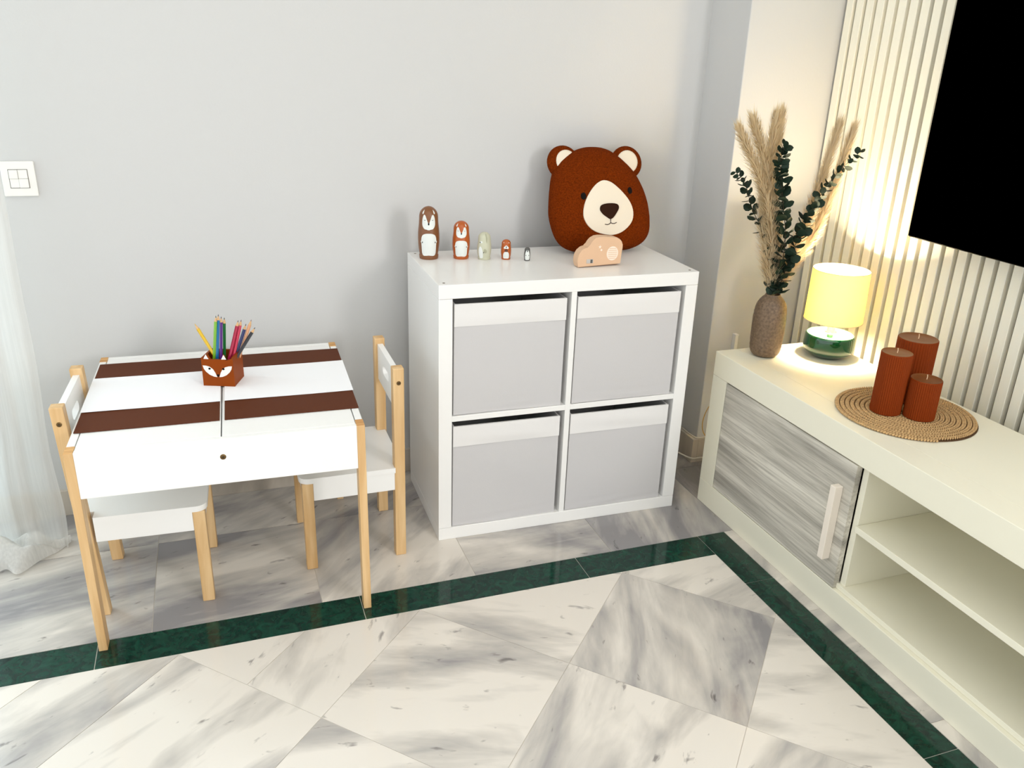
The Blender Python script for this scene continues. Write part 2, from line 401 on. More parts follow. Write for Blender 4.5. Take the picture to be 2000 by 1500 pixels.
for x, yy in ((0.019, 0.022), (KW-0.019, 0.022), (0.019, KD-0.022), (KW-0.019, KD-0.022)):
    mesh_obj('screw_cap', lathe([(0.0036, KW-0.001), (0.0036, KW+0.0004), (0.0028, KW+0.0006)], 16, cx=x, cy=yy), M_SCREW, shelf)

def fabric_front(w_, h_, z0, y0, amp, seed, nx=36, nz=30, x0=0.0, th=0.003):
    """slightly rippled fabric panel: rounded slab facing -y"""
    rnd = random.Random(seed); ph = [rnd.uniform(0, 6.28) for _ in range(6)]
    bm = bmesh.new()
    def yy(u, v):
        low = math.exp(-((v) / 0.16) ** 2)
        e = 0.4 + 0.6 * math.sin(PI * u)
        r = (math.sin(v*58 + 2.2*math.sin(u*3+ph[0]) + ph[1]) * low * 0.9 + 0.6*math.sin(u*7+v*4+ph[2]) + 0.5*math.sin(v*9+u*2+ph[3])) * amp
        return y0 + r * e - 0.0018 * math.sin(PI*u) * math.sin(PI*v)
    g = [[bm.verts.new((x0 + w_*i/nx, yy(i/nx, k/nz), z0 + h_*k/nz)) for i in range(nx+1)] for k in range(nz+1)]
    gb = [[bm.verts.new((x0 + w_*i/nx, y0 + th + 0.002, z0 + h_*k/nz)) for i in range(nx+1)] for k in range(nz+1)]
    for k in range(nz):
        for i in range(nx):
            bm.faces.new((g[k][i], g[k][i+1], g[k+1][i+1], g[k+1][i])); bm.faces.new((gb[k][i], gb[k+1][i], gb[k+1][i+1], gb[k][i+1]))
    for i in range(nx):
        bm.faces.new((g[0][i+1], g[0][i], gb[0][i], gb[0][i+1])); bm.faces.new((g[nz][i], g[nz][i+1], gb[nz][i+1], gb[nz][i]))
    for k in range(nz):
        bm.faces.new((g[k][0], g[k+1][0], gb[k+1][0], gb[k][0])); bm.faces.new((g[k+1][nx], g[k][nx], gb[k][nx], gb[k+1][nx]))
    return bm
def storage_box(x, z, label, dx, yo, tilt, seed, bw=0.318, bh=0.318):
    t = thing('storage_box', label, 'box', (0, 0, 0), 0, 'grey fabric boxes in the cube shelf')
    D = 0.355
    bm = bmesh.new()   # hollow body: two sides, back, bottom
    add_box(bm, 0, 0.004, 0.005, D, 0, bh, 0.001); add_box(bm, bw-0.004, bw, 0.005, D, 0, bh, 0.001)
    add_box(bm, 0.004, bw-0.004, D-0.004, D, 0, bh, 0.001); add_box(bm, 0.004, bw-0.004, 0.005, D-0.004, 0, 0.004, 0.001)
    mesh_obj('box_shell', bm, M_BOX, t)
    mesh_obj('front_panel', fabric_front(bw, bh - 0.058, 0, 0.0, 0.0011, seed), M_BOX, t, smooth=True, auto=0.9)
    mesh_obj('top_band', fabric_front(bw + 0.001, 0.062, bh - 0.062, -0.0022, 0.0008, seed + 9, 36, 10, -0.0005), M_BAND, t, smooth=True, auto=0.9)
    rz = KA
    px = x + dx; c, s = math.cos(rz), math.sin(rz)
    t.location = (px*c - yo*s, px*s + yo*c, z + 0.0015); t.rotation_euler = (0, tilt, rz)
    return t
cl, cr = T, mid + 0.008
storage_box(cl, T + 0.0005 + (mid+0.008-T), 'grey fabric box in the upper left cubby, below the nesting dolls', 0.005, 0.006, 0.004, 1)
storage_box(cr, T + 0.0005 + (mid+0.008-T), 'grey fabric box in the upper right cubby, below the bear cushion', 0.004, 0.004, 0.003, 2)
storage_box(cl, T, 'grey fabric box in the lower left cubby, beside the small chair', 0.004, 0.006, 0.004, 3)
storage_box(cr, T, 'grey fabric box in the lower right cubby, nearest the media unit', 0.004, 0.004, 0.003, 4)

# ------------------------------------------------------------------ children's table
TR = -0.031
tbl = thing('kids_table', 'white children\'s table with pine legs and lidded top', 'table', (-0.8775, -0.235, 0), TR)
TW, TD, TH = 0.634, 0.612, 0.512; LX, LY = 0.019, 0.036
for x in (0, TW-LX):
    for yy in (0, TD-LY):
        box('leg', x, x+LX, yy, yy+LY, 0, TH, M_PINE, tbl, bev=0.0012)
for x in (0, TW-LX):
    for yy in (0, TD-LY): box('leg_top', x+0.0006, x+LX-0.0006, yy+0.0006, yy+LY-0.0006, TH-0.001, TH+0.0003, M_PINE_END, tbl, bev=0)
for o in list(tbl.children)[4:]: o.name = 'end_grain'
box('apron', LX, TW-LX, 0.0005, 0.016, 0.401, TH-0.0005, M_WHITE, tbl)
box('apron', LX, TW-LX, TD-0.016, TD-0.0005, 0.401, TH-0.0005, M_WHITE, tbl)
box('apron', 0.001, 0.0175, LY, TD-LY, 0.401, TH-0.0005, M_WHITE, tbl)
box('apron', TW-0.0175, TW-0.001, LY, TD-LY, 0.401, TH-0.0005, M_WHITE, tbl)
box('storage_bottom', 0.0175, TW-0.0175, 0.016, TD-0.016, 0.404, 0.410, M_WHITE, tbl, bev=0)
box('lid', 0.0197, TW/2-0.0012, 0.0172, TD-0.0172, TH-0.016, TH-0.0004, M_WHITE, tbl)
box('lid', TW/2+0.0012, TW-0.0197, 0.0172, TD-0.0172, TH-0.016, TH-0.0004, M_WHITE, tbl)
def screw(x, yy, z, r, parent, name='screw'):
    bm = lathe([(0.0001, -0.0016), (r*0.75, -0.0016), (r, -0.0006), (r, 0.002)], 20)
    bmesh.ops.rotate(bm, verts=bm.verts, cent=(0, 0, 0), matrix=Matrix.Rotation(-PI/2, 3, 'X'))
    bmesh.ops.translate(bm, verts=bm.verts, vec=(x, yy, z))
    o = mesh_obj(name, bm, M_SCREW, parent, smooth=True, auto=0.6)
    b2 = bmesh.new(); add_box(b2, x-r*0.5, x+r*0.5, yy-0.0019, yy-0.0014, z-r*0.1, z+r*0.1); add_box(b2, x-r*0.1, x+r*0.1, yy-0.0019, yy-0.0014, z-r*0.5, z+r*0.5)
    mesh_obj('screw_slot', b2, M_DARK, o); return o
screw(0.317, 0.0005, 0.468, 0.0066, tbl)

# brown mats with a sheet of paper on each half of the table top
ct, st = math.cos(TR), math.sin(TR)
def T2W(x, yy): return (-0.8775 + x*ct - yy*st, -0.235 + x*st + yy*ct)
def curl_sheet(x0, x1, y0, y1, z, m, th, amp, seed):
    rnd = random.Random(seed); ph = rnd.uniform(0, 6)
    n = 24; bm = bmesh.new(); top = []; bot = []
    for j in range(n+1):
        rt = []; rb = []
        for i in range(n+1):
            x = x0 + (x1-x0)*i/n; yy = y0 + (y1-y0)*j/n
            d = amp * (0.5 + 0.5*math.sin(i/n*5 + ph)) * (abs(2*j/n - 1) ** 3)
            X, Y = T2W(x, yy); rt.append(bm.verts.new((X, Y, z + th + d))); rb.append(bm.verts.new((X, Y, z + d)))
        top.append(rt); bot.append(rb)
    for j in range(n):
        for i in range(n):
            bm.faces.new((top[j][i], top[j][i+1], top[j+1][i+1], top[j+1][i])); bm.faces.new((bot[j][i], bot[j+1][i], bot[j+1][i+1], bot[j][i+1]))
    for i in range(n):
        bm.faces.new((bot[0][i], bot[0][i+1], top[0][i+1], top[0][i])); bm.faces.new((bot[n][i+1], bot[n][i], top[n][i], top[n][i+1]))
        bm.faces.new((bot[i+1][0], bot[i][0], top[i][0], top[i+1][0])); bm.faces.new((bot[i][n], bot[i+1][n], top[i+1][n], top[i][n]))
    return bm, m
def sheet(name, args, label, cat, group):
    bm, m = curl_sheet(*args); return tag(mesh_obj(name, bm, m, smooth=True, auto=0.6), label, cat, group)
sheet('brown_mat', (0.006, 0.313, 0.103, 0.548, TH+0.0004, M_BROWN, 0.0016, 0.0006, 1), 'brown desk mat on the left half of the small table', 'desk mat', 'brown desk mats')
sheet('brown_mat', (0.324, 0.634, 0.103, 0.548, TH+0.0004, M_BROWN, 0.0016, 0.0006, 2), 'brown desk mat on the table half nearer the cube shelf', 'desk mat', 'brown desk mats')
sheet('paper_sheet', (0.004, 0.314, 0.214, 0.436, TH+0.0028, M_PAPER, 0.0004, 0.0010, 3), 'blank white paper on the left brown mat', 'paper', 'drawing paper')
sheet('paper_sheet', (0.3235, 0.636, 0.214, 0.440, TH+0.0028, M_PAPER, 0.0004, 0.0010, 4), 'blank white paper on the right brown mat', 'paper', 'drawing paper')

# ------------------------------------------------------------------ children's chairs
def kids_chair(label, loc, rotz, lean, flip):
    """local: back posts at x=0, front at x=0.274, near side (seen) at y=-0.14*flip"""
    t = thing('kids_chair', label, 'chair', loc, rotz, 'small wooden chairs at the table')
    Dp, Hw, L = 0.274, 0.141, 0.029
    for s in (-1, 1):
        y0, y1 = (-Hw, -Hw+0.030) if s < 0 else (Hw-0.030, Hw)
        bm = bmesh.new(); add_box(bm, 0, L, y0, y1, 0, 0.562, 0.0022, 2)
        for v in bm.verts: v.co.x -= lean * max(0.0, v.co.z - 0.05) / 0.512
        mesh_obj('leg', bm, M_PINE, t)
        box('leg', Dp-L, Dp, y0, y1, 0, 0.262, M_PINE, t, bev=0.0022)
        for x in (0.003, Dp-L+0.003): box('foot_pad', x, x+L-0.006, y0+0.004, y1-0.004, 0.0, 0.0024, M_DARK, t, bev=0)
        ya, yb = (y0+0.002, y0+0.016) if s < 0 else (y1-0.016, y1-0.002)
        box('side_rail', L-0.004, Dp-L, ya, yb, 0.209, 0.262, M_WHITE, t)
    for ch in t.children:
        if ch.name.startswith('foot_pad'): ch.location.z = -0.0005
    box('front_rail', Dp-0.018, Dp-0.004, -Hw+0.030, Hw-0.030, 0.209, 0.262, M_WHITE, t)
    box('back_rail', 0.006, 0.020, -Hw+0.030, Hw-0.030, 0.209, 0.262, M_WHITE, t)
    # seat board with rounded front corners, notched round the posts
    r = 0.026; P = [(0.004-lean*0.42, -Hw+0.031), (L-0.003, -Hw+0.031), (L-0.003, -Hw-0.001)]
    for k in range(9): a = -PI/2 + PI/2*k/8; P.append((Dp+0.006-r + r*math.cos(a), -Hw-0.001+r + r*math.sin(a)))
    for k in range(9): a = PI/2*k/8; P.append((Dp+0.006-r + r*math.cos(a), Hw+0.001-r + r*math.sin(a)))
    P += [(L-0.003, Hw+0.001), (L-0.003, Hw-0.031), (0.004-lean*0.42, Hw-0.031)]
    mesh_obj('seat', prism(P, 0.262, 0.277), M_WHITE, t)
    # backrest board with a rounded slot
    ya, yb = -Hw+0.030, Hw-0.030; z0, z1 = 0.440, 0.546; sh, sr = 0.040, 0.013; zc = 0.497
    outer = []; inner = []
    n = 48
    for k in range(n):
        a = 2*PI*k/n; c, s_ = math.cos(a), math.sin(a)
        inner.append((math.copysign(sh - sr, c) * (1 if abs(c) > 1e-6 else 0) + sr*c, zc + sr*s_))
        kx = ((yb-ya)/2) / max(abs(c), 1e-6); kz = ((z1 if s_ > 0 else z0) - zc) / s_ if abs(s_) > 1e-6 else 1e9
        kk = min(kx, abs(kz)); outer.append((c*kk, zc + s_*kk))
    for cy_, cz_ in ((ya, z0), (yb, z0), (yb, z1), (ya, z1)):
        k = min(range(n), key=lambda q: (outer[q][0]-cy_)**2 + (outer[q][1]-cz_)**2); outer[k] = (cy_, cz_)
    bm = bmesh.new(); lx = lambda z: -lean*(z-0.05)/0.512
    F = [[bm.verts.new((lx(z) + xo, yy, z)) for yy, z in ring] for xo in (0.006, 0.021) for ring in (outer, inner)]
    for k in range(n):
        j = (k+1) % n
        bm.faces.new((F[0][k], F[0][j], F[1][j], F[1][k])); bm.faces.new((F[2][k], F[3][k], F[3][j], F[2][j]))
        bm.faces.new((F[0][k], F[2][k], F[2][j], F[0][j])); bm.faces.new((F[1][k], F[1][j], F[3][j], F[3][k]))
    bmesh.ops.recalc_face_normals(bm, faces=list(bm.faces))
    mesh_obj('backrest', bm, M_WHITE, t)
    for s in (-1, 1):
        sc = screw(0.0145 - lean*0.92, -Hw-0.0003, 0.522, 0.0058, t)
        if s > 0: sc.rotation_euler = (0, 0, PI); sc.location = ((0.0145-lean*0.92)*2, 0, 0)
    return t
kids_chair('small white and pine chair at the table\'s left end, by the curtain', (-0.886, 0.046, 0), -0.045, 0.024, 1)
kids_chair('small white and pine chair between the table and the cube shelf', (-0.105, 0.100, 0), PI, 0.002, -1)

# ------------------------------------------------------------------ fox pencil holder and pencils
M_FOX = mat('fox_orange', (140, 62, 4), 0.5, 0.15, var=(9, 0.10))
M_OFFW = mat('painted_white', (240, 238, 232), 0.5, 0.4)
M_BLK = mat('painted_black', (22, 17, 15), 0.7, 0.08)
FZ = TH + 0.0034
fa = math.atan2(-0.028, 0.076); FW, FD, FH = 0.080, 0.074, 0.075
hold = thing('pencil_holder', 'rust-orange wooden pencil box with a painted fox face', 'pencil holder', (-0.594, 0.0855, FZ), fa)
fr = [(0, 0), (FW, 0), (FW, FH), (0.770*FW, FH-0.006), (0.745*FW, FH+0.006), (0.700*FW, FH+0.009), (0.655*FW, FH), (0.62*FW, FH-0.004), (0.30*FW, FH-0.004), (0.265*FW, FH), (0.215*FW, FH+0.009), (0.17*FW, FH+0.006), (0.12*FW, FH-0.002), (0, FH)]
mesh_obj('front_panel', prism_y(fr, 0, 0.006), M_FOX, hold)
box('back_panel', 0, FW, FD-0.006, FD, 0, FH, M_FOX, hold, bev=0.0006)
box('side_panel', 0, 0.006, 0.006, FD-0.006, 0, FH, M_FOX, hold, bev=0.0006)
box('side_panel', FW-0.006, FW, 0.006, FD-0.006, 0, FH, M_FOX, hold, bev=0.0006)
box('bottom_panel', 0.006, FW-0.006, 0.006, FD-0.006, 0, 0.006, M_FOX, hold, bev=0)
fx = lambda zx: (zx - 310) / 555 * FW
fzz = lambda zy: (1360 - zy) / 520 * FH
front = lambda u, v, h: (u, -h, v)
le = [(330, 980), (385, 982), (450, 1000), (505, 1045), (540, 1110), (568, 1190), (510, 1182), (440, 1150), (380, 1095), (345, 1040)]
for mir in (0, 1):
    o2 = [((1174 - x if mir else x), yy) for x, yy in le]
    mesh_obj('eye_mask', patch([(fx(x), fzz(yy)) for x, yy in o2], front, 3, 0.0006), M_OFFW, hold)
    cx_ = 690 if mir else 447
    mesh_obj('eye', patch([(fx(cx_ + 21*math.cos(a*PI/6)), fzz(1035 + 18*math.sin(a*PI/6))) for a in range(12)], front, 2, 0.0011), M_BLK, hold)
    er = [(358, 855), (400, 772), (446, 858)]
    er = [((1112 - x if mir else x), yy) for x, yy in er]
    mesh_obj('inner_ear', patch([(fx(x), fzz(yy)) for x, yy in er], front, 2, 0.0006), M_OFFW, hold)
mesh_obj('nose', patch([(fx(x), fzz(yy)) for x, yy in ((565, 1140), (607, 1140), (603, 1170), (587, 1188), (570, 1170))], front, 2, 0.0010), M_BLK, hold)

M_PWOOD = mat('pencil_wood', (214, 172, 124), 0.6)
def pencil(label, base, tip, col, lead):
    b = Vector(base); t_ = Vector(tip); L = (t_ - b).length
    t = thing('pencil', label, 'pencil', base, 0, 'coloured pencils in the fox box')
    t.rotation_mode = 'QUATERNION'; t.rotation_quaternion = (t_ - b).to_track_quat('Z', 'Y')
    m = mat('pencil_' + '_'.join(map(str, col)), col, 0.3, 0.5, coat=0.3); ml = mat('lead_' + '_'.join(map(str, lead)), lead, 0.5)
    r = 0.0041
    mesh_obj('barrel', lathe([(r, 0), (r, L-0.015)], 6), m, t)
    mesh_obj('sharpened_cone', lathe([(r*0.98, L-0.015), (0.0013, L-0.005)], 12), M_PWOOD, t)
    mesh_obj('lead', lathe([(0.0013, L-0.005), (0.0003, L)], 10), ml, t)
cf, sf = math.cos(fa), math.sin(fa)
def HW(u, v, z): return (-0.594 + u*cf - v*sf, 0.0855 + u*sf + v*cf, FZ + z)
pens = [('yellow', (0.055, 0.030), (-0.6005, 0.127, 0.668), (226, 184, 24), (214, 172, 60)),
        ('lime green', (0.019, 0.020), (-0.5480, 0.118, 0.688), (120, 178, 40), (60, 70, 40)),
        ('teal blue', (0.028, 0.018), (-0.5420, 0.122, 0.690), (18, 110, 168), (40, 40, 60)),
        ('violet', (0.037, 0.022), (-0.5355, 0.122, 0.684), (88, 34, 128), (40, 30, 50)),
        ('dark green', (0.043, 0.034), (-0.5285, 0.124, 0.680), (16, 104, 46), (20, 50, 30)),
        ('crimson', (0.048, 0.018), (-0.4955, 0.112, 0.674), (170, 12, 60), (70, 20, 40)),
        ('pinkish red', (0.056, 0.026), (-0.4880, 0.118, 0.673), (204, 30, 74), (90, 20, 40)),
        ('navy blue', (0.052, 0.040), (-0.4770, 0.122, 0.660), (28, 46, 104), (24, 28, 60)),
        ('peach', (0.060, 0.044), (-0.4630, 0.124, 0.670), (220, 160, 116), (120, 90, 80)),
        ('black', (0.044, 0.012), (-0.4560, 0.112, 0.652), (20, 22, 30), (16, 14, 14))]
for n_, (u, v), tip, col, lead in pens:
    pencil(n_ + ' pencil standing in the fox box', HW(u, v, 0.0105), tip, col, lead)

# ------------------------------------------------------------------ nesting dolls
def doll_profile(h, r):
    ks = [(0, .86), (.03, .89), (.07, .90), (.09, .86), (.14, .90), (.28, .98), (.42, 1.0), (.55, .97), (.66, .91), (.74, .885), (.82, .87), (.88, .80), (.93, .66), (.97, .44), (.99, .24), (1.0, .02)]
    return [(k*r, z*h) for z, k in ks]
def prof_r(prof, z):
    for (r0, z0), (r1, z1) in zip(prof, prof[1:]):
        if z0 <= z <= z1: return r0 + (r1-r0)*(z-z0)/max(z1-z0, 1e-9)
    return prof[-1][0]
def dense(prof, n=5):
    P = smooth_path([(r, 0, z) for r, z in prof], n); return [(max(0.0002, p.x), p.z) for p in P]
M_FOXD = mat('doll_orange', (176, 84, 18), 0.35, 0.5, coat=0.2)
M_BROWND = mat('doll_brown', (124, 76, 38), 0.4, 0.5, coat=0.2)
M_GREYD = mat('doll_sage', (196, 196, 172), 0.45, 0.5)
M_BELLY = mat('doll_white', (226, 230, 226), 0.45, 0.4)
M_SLATE = mat('doll_slate', (86, 86, 84), 0.45, 0.4)
def doll(label, x, yy, h, wd, body, yaw, kind):
    t = thing('nesting_doll', label, 'doll', (x, yy, KW + 0.0003), yaw, 'wooden nesting dolls')
    pr_ = dense(doll_profile(h, wd/2))
    mesh_obj('body', lathe(pr_, 40), body, t, smooth=True, auto=0.7)
    def on(u, v, hh):  # u in units of radius along arc, v in units of height; front = -y
        z = v*h; r = prof_r(pr_, z) + hh; a = u
        return (r*math.sin(a), -r*math.cos(a), z)
    def P(name, pts, m, th=0.0005, n=4, sm=True): mesh_obj(name, patch(smooth_closed(pts, n) if sm else pts, on, 6, th), m, t)
    arc = lambda cx, cy, rx, ry, n=14: [(cx + rx*math.cos(2*PI*k/n), cy + ry*math.sin(2*PI*k/n)) for k in range(n)]
    if kind == 'fox':
        for s in (-1, 1):
            P('face_patch', [(s*u, v) for u, v in ((0.0, .665), (.05, .70), (.16, .755), (.34, .84), (.50, .86), (.62, .82), (.70, .74), (.66, .66), (.45, .60), (.18, .585), (0.0, .58))], M_BELLY)
            P('eye', [(s*u, v) for u, v in ((.30, .768), (.40, .760), (.52, .768), (.40, .753))], M_SLATE, 0.0009)
            P('ear_mark', [(s*u, v) for u, v in ((.60, .885), (.66, .945), (.78, .90), (.72, .87))], M_BELLY, 0.0006)
            P('paw', arc(s*.72, .35, .09, .022), M_BELLY, 0.0008); P('claw', arc(s*.62, .338, .05, .016), M_SLATE, 0.0010)
        P('nose', arc(0, .690, .075, .022), M_BLK, 0.0011)
        P('belly', [(-.70, .09), (-.74, .25), (-.74, .40), (-.60, .475), (-.3, .505), (0, .51), (.3, .505), (.60, .475), (.74, .40), (.74, .25), (.70, .09), (0, .085)], M_BELLY, n=3)
    elif kind == 'hare':
        P('snout', arc(-.55, .66, .22, .035), M_BELLY); P('nose', arc(-.72, .65, .08, .016), M_BLK, 0.001)
        P('ear_mark', [(.1, .93), (.3, .95), (.42, .80), (.36, .62), (.22, .70), (.16, .82)], M_SLATE if False else mat('doll_sage_dark', (168, 168, 142), 0.5), 0.0005)
        P('arm', [(-.1, .40), (.1, .42), (.3, .36), (.28, .28), (.05, .27), (-.12, .33)], mat('doll_sage_dark', (168, 168, 142), 0.5), 0.0006)
        P('claw', arc(-.12, .29, .05, .03), M_SLATE, 0.0009)
        P('belly', [(-.9, .10), (-.95, .35), (-.7, .50), (-.4, .44), (-.25, .25), (-.3, .08)], M_BELLY, n=3)
    elif kind == 'small':
        P('face_patch', [(-.55, .60), (-.3, .68), (0, .73), (.3, .68), (.55, .60), (.3, .56), (0, .58), (-.3, .56)], M_BELLY, n=3)
        P('nose', arc(0, .65, .11, .03), M_BLK, 0.0009)
        P('scarf', arc(0, .48, .34, .07), mat('doll_dark_brown', (92, 52, 30), 0.5), 0.0007)
        P('belly', [(-.6, .08), (-.62, .24), (-.4, .38), (0, .41), (.4, .38), (.62, .24), (.6, .08), (0, .07)], M_BELLY, n=3)
        for s in (-1, 1): P('ear_mark', arc(s*.62, .86, .07, .025), M_BELLY, 0.0006)
    else:
        P('belly', [(-.7, .10), (-.78, .40), (-.6, .66), (-.3, .80), (0, .74), (.3, .80), (.6, .66), (.78, .40), (.7, .10), (0, .08)], M_BELLY, n=3)
        P('nose', arc(0, .72, .2, .035), M_BLK, 0.0008)
        for s in (-1, 1): P('arm', arc(s*.45, .42, .10, .05), M_SLATE, 0.0007)
doll('tallest nesting doll, brown deer with pale face and belly', 0.051, 0.306, 0.150, 0.062, M_BROWND, -0.24, 'fox')
doll('second tallest nesting doll, orange fox with white belly', 0.143, 0.287, 0.109, 0.051, M_FOXD, -0.26, 'fox')
doll('pale sage-grey nesting doll, third in the row', 0.206, 0.262, 0.079, 0.041, M_GREYD, -0.26, 'hare')
doll('small orange nesting doll with a brown scarf', 0.269, 0.249, 0.058, 0.030, M_FOXD, -0.30, 'small')
doll('smallest nesting doll, dark grey with white front', 0.324, 0.218, 0.039, 0.0185, M_SLATE, -0.30, 'tiny')

# ------------------------------------------------------------------ bear cushion
M_BEAR = mat('bear_boucle', (112, 44, 7), 0.95, 0.03, bump=(330, 0.9, 0.004), var=(260, 0.38))
M_FELT = mat('cream_felt', (236, 224, 204), 0.9, 0.1, bump=(600, 0.15, 0.0006))
M_NOSE = mat('bear_nose_brown', (48, 26, 16), 0.8, 0.08)
bear = thing('bear_cushion', 'brown bear-head cushion leaning on the wall atop the shelf', 'cushion', (0.588, 0.264, KW + 0.0030), KA)
bear.rotation_euler = (-0.37, 0, KA)
ol = [(650, 145), (760, 152), (860, 190), (960, 265), (1050, 355), (1120, 450), (1175, 570), (1215, 700), (1233, 830), (1232, 980), (1205, 1095), (1130, 1180), (1000, 1232), (850, 1246), (700, 1250), (550, 1252), (420, 1240), (300, 1190), (225, 1100), (188, 980), (172, 850), (182, 720), (205, 570), (240, 420), (300, 315), (390, 235), (480, 185), (565, 155)]
KX, KZ = 0.000312, 0.000290
out = [((x - 702) * KX, (1252 - yy) * KZ) for x, yy in ol]
out = [(p.x, p.y) for p in smooth_closed([(x, z, 0) for x, z in out], 4)]
BC = (0.0, 0.150)
pol = sorted((math.atan2(z - BC[1], x - BC[0]), math.hypot(x - BC[0], z - BC[1])) for x, z in out)
def brad(a):
    for (a0, r0), (a1, r1) in zip(pol, pol[1:]):
        if a0 <= a <= a1: return r0 + (r1-r0)*(a-a0)/max(a1-a0, 1e-9)
    (a0, r0), (a1, r1) = pol[-1], (pol[0][0] + 2*PI, pol[0][1])
    if a < pol[0][0]: a += 2*PI
    return r0 + (r1-r0)*(a-a0)/max(a1-a0, 1e-9)
def bsurf(u, v, h, T_=0.072):
    d = math.hypot(u - BC[0], v - BC[1]); s = min(1.0, d / brad(math.atan2(v - BC[1], u - BC[0]))) if d > 1e-6 else 0
    return (u, -(T_ * math.sqrt(max(0.0, 1 - s**2.6))) - h, v)
bm = bmesh.new(); prev = None
import mathutils.noise as mn
ss = [math.cos(PI/2 * k/26) for k in range(27)]
NB = len(out)
def ring(side):
    rows = []
    for k, s in enumerate(ss):
        if k == 26: rows.append([bm.verts.new((BC[0], -0.072 if side < 0 else 0.05, BC[1]))]); continue
        row = []
        for x, z in out:
            X = BC[0] + (x - BC[0])*s; Z = BC[1] + (z - BC[1])*s
            T_ = 0.072 if side < 0 else 0.05
            yv = T_*math.sqrt(max(0, 1 - s**2.6)) * side
            nz = mn.noise(Vector((X*210, yv*210, Z*210))) * 0.0012
            row.append(bm.verts.new((X, yv + nz*side, Z)))
        rows.append(row)
    return rows
fa_ = ring(-1); ba_ = ring(1)
for rows, fl in ((fa_, False), (ba_, True)):
    for a, b in zip(rows, rows[1:]):
        for i in range(NB):
            j = (i+1) % NB
            f = (a[i], a[j], b[0]) if len(b) == 1 else (a[i], a[j], b[j], b[i])
            bm.faces.new(f if not fl else f[::-1])
bmesh.ops.remove_doubles(bm, verts=fa_[0] + ba_[0], dist=0.003)
bmesh.ops.recalc_face_normals(bm, faces=list(bm.faces))
mesh_obj('head', bm, M_BEAR, bear, smooth=True)
def ear(cx, cz, rx, rz, tilt):
    bm = bmesh.new()
    for k in range(1): pass
    P = [(rx*math.cos(2*PI*k/32), rz*math.sin(2*PI*k/32)) for k in range(32)]
    rows = []
    for q in range(-8, 9):
        a = q/8*PI/2; s = math.cos(a)**0.7 if q not in (-8, 8) else 0.02
        rows.append([bm.verts.new((x*s, 0.020*math.sin(a), z*s)) for x, z in P])
    for a, b in zip(rows, rows[1:]):
        for i in range(32): bm.faces.new((a[i], a[(i+1) % 32], b[(i+1) % 32], b[i]))
    bm.faces.new(rows[0]); bm.faces.new(rows[-1][::-1])
    bmesh.ops.recalc_face_normals(bm, faces=list(bm.faces))
    e = mesh_obj('ear', bm, M_BEAR, bear, smooth=True); e.location = (cx, 0.004, cz); e.rotation_euler = (0, tilt, 0)
    sgn = 1 if cx < 0 else -1
    bm = patch([(sgn*0.004 + 0.034*math.cos(2*PI*k/28), -0.003 + 0.036*math.sin(2*PI*k/28)) for k in range(28)],
               lambda u, v, h: (u, -0.020*math.sqrt(max(0.05, 1 - (math.hypot(u/rx, v/rz))**2.8)) - h, v), 6, 0.0022)
    mesh_obj('inner_ear', bm, M_FELT, e, smooth=True)
ear(-0.103, 0.276, 0.052, 0.052, -0.35); ear(0.108, 0.274, 0.052, 0.052, 0.35)
bx = lambda zx, sh: (zx - sh - 702) * KX
bz = lambda zy: (1252 - zy) * KZ
mz = [(810, 550), (880, 572), (950, 630), (1005, 690), (1060, 765), (1092, 850), (1090, 940), (1050, 1015), (970, 1080), (880, 1104), (780, 1094), (680, 1060), (612, 1000), (577, 925), (577, 850), (600, 765), (645, 680), (700, 610), (755, 566)]
MS = 132
mesh_obj('muzzle', patch(smooth_closed([(bx(x, MS), bz(yy), 0) for x, yy in mz], 3), bsurf, 8, 0.0035), M_FELT, bear, smooth=True, auto=0.9)
ns = [(745, 850), (765, 805), (845, 790), (925, 800), (942, 840), (915, 890), (880, 935), (850, 950), (815, 930), (770, 895)]
mesh_obj('nose', patch(smooth_closed([(bx(x, MS+8), bz(yy), 0) for x, yy in ns], 3), bsurf, 5, 0.0068), M_NOSE, bear, smooth=True, auto=0.9)
def stitch(name, pts, r=0.0011, off=0.0042):
    mesh_obj(name, tube([bsurf(bx(x, MS+8), bz(yy), off) for x, yy in pts], r, 6), M_NOSE, bear, smooth=True)
stitch('mouth_stitch', [(852, 945), (854, 985)])
stitch('mouth_stitch', [(854, 985), (840, 998), (820, 1004), (793, 1000)])
stitch('mouth_stitch', [(854, 985), (868, 994), (890, 996), (916, 985)])
for cx_, cy_, sh in ((540, 705, 84), (1057, 655, 106)):
    mesh_obj('eye', patch([(bx(cx_ + 24*math.cos(k*PI/8), sh), bz(cy_ + 36*math.sin(k*PI/8))) for k in range(16)], bsurf, 3, 0.0030), M_BLK, bear, smooth=True, auto=0.9)

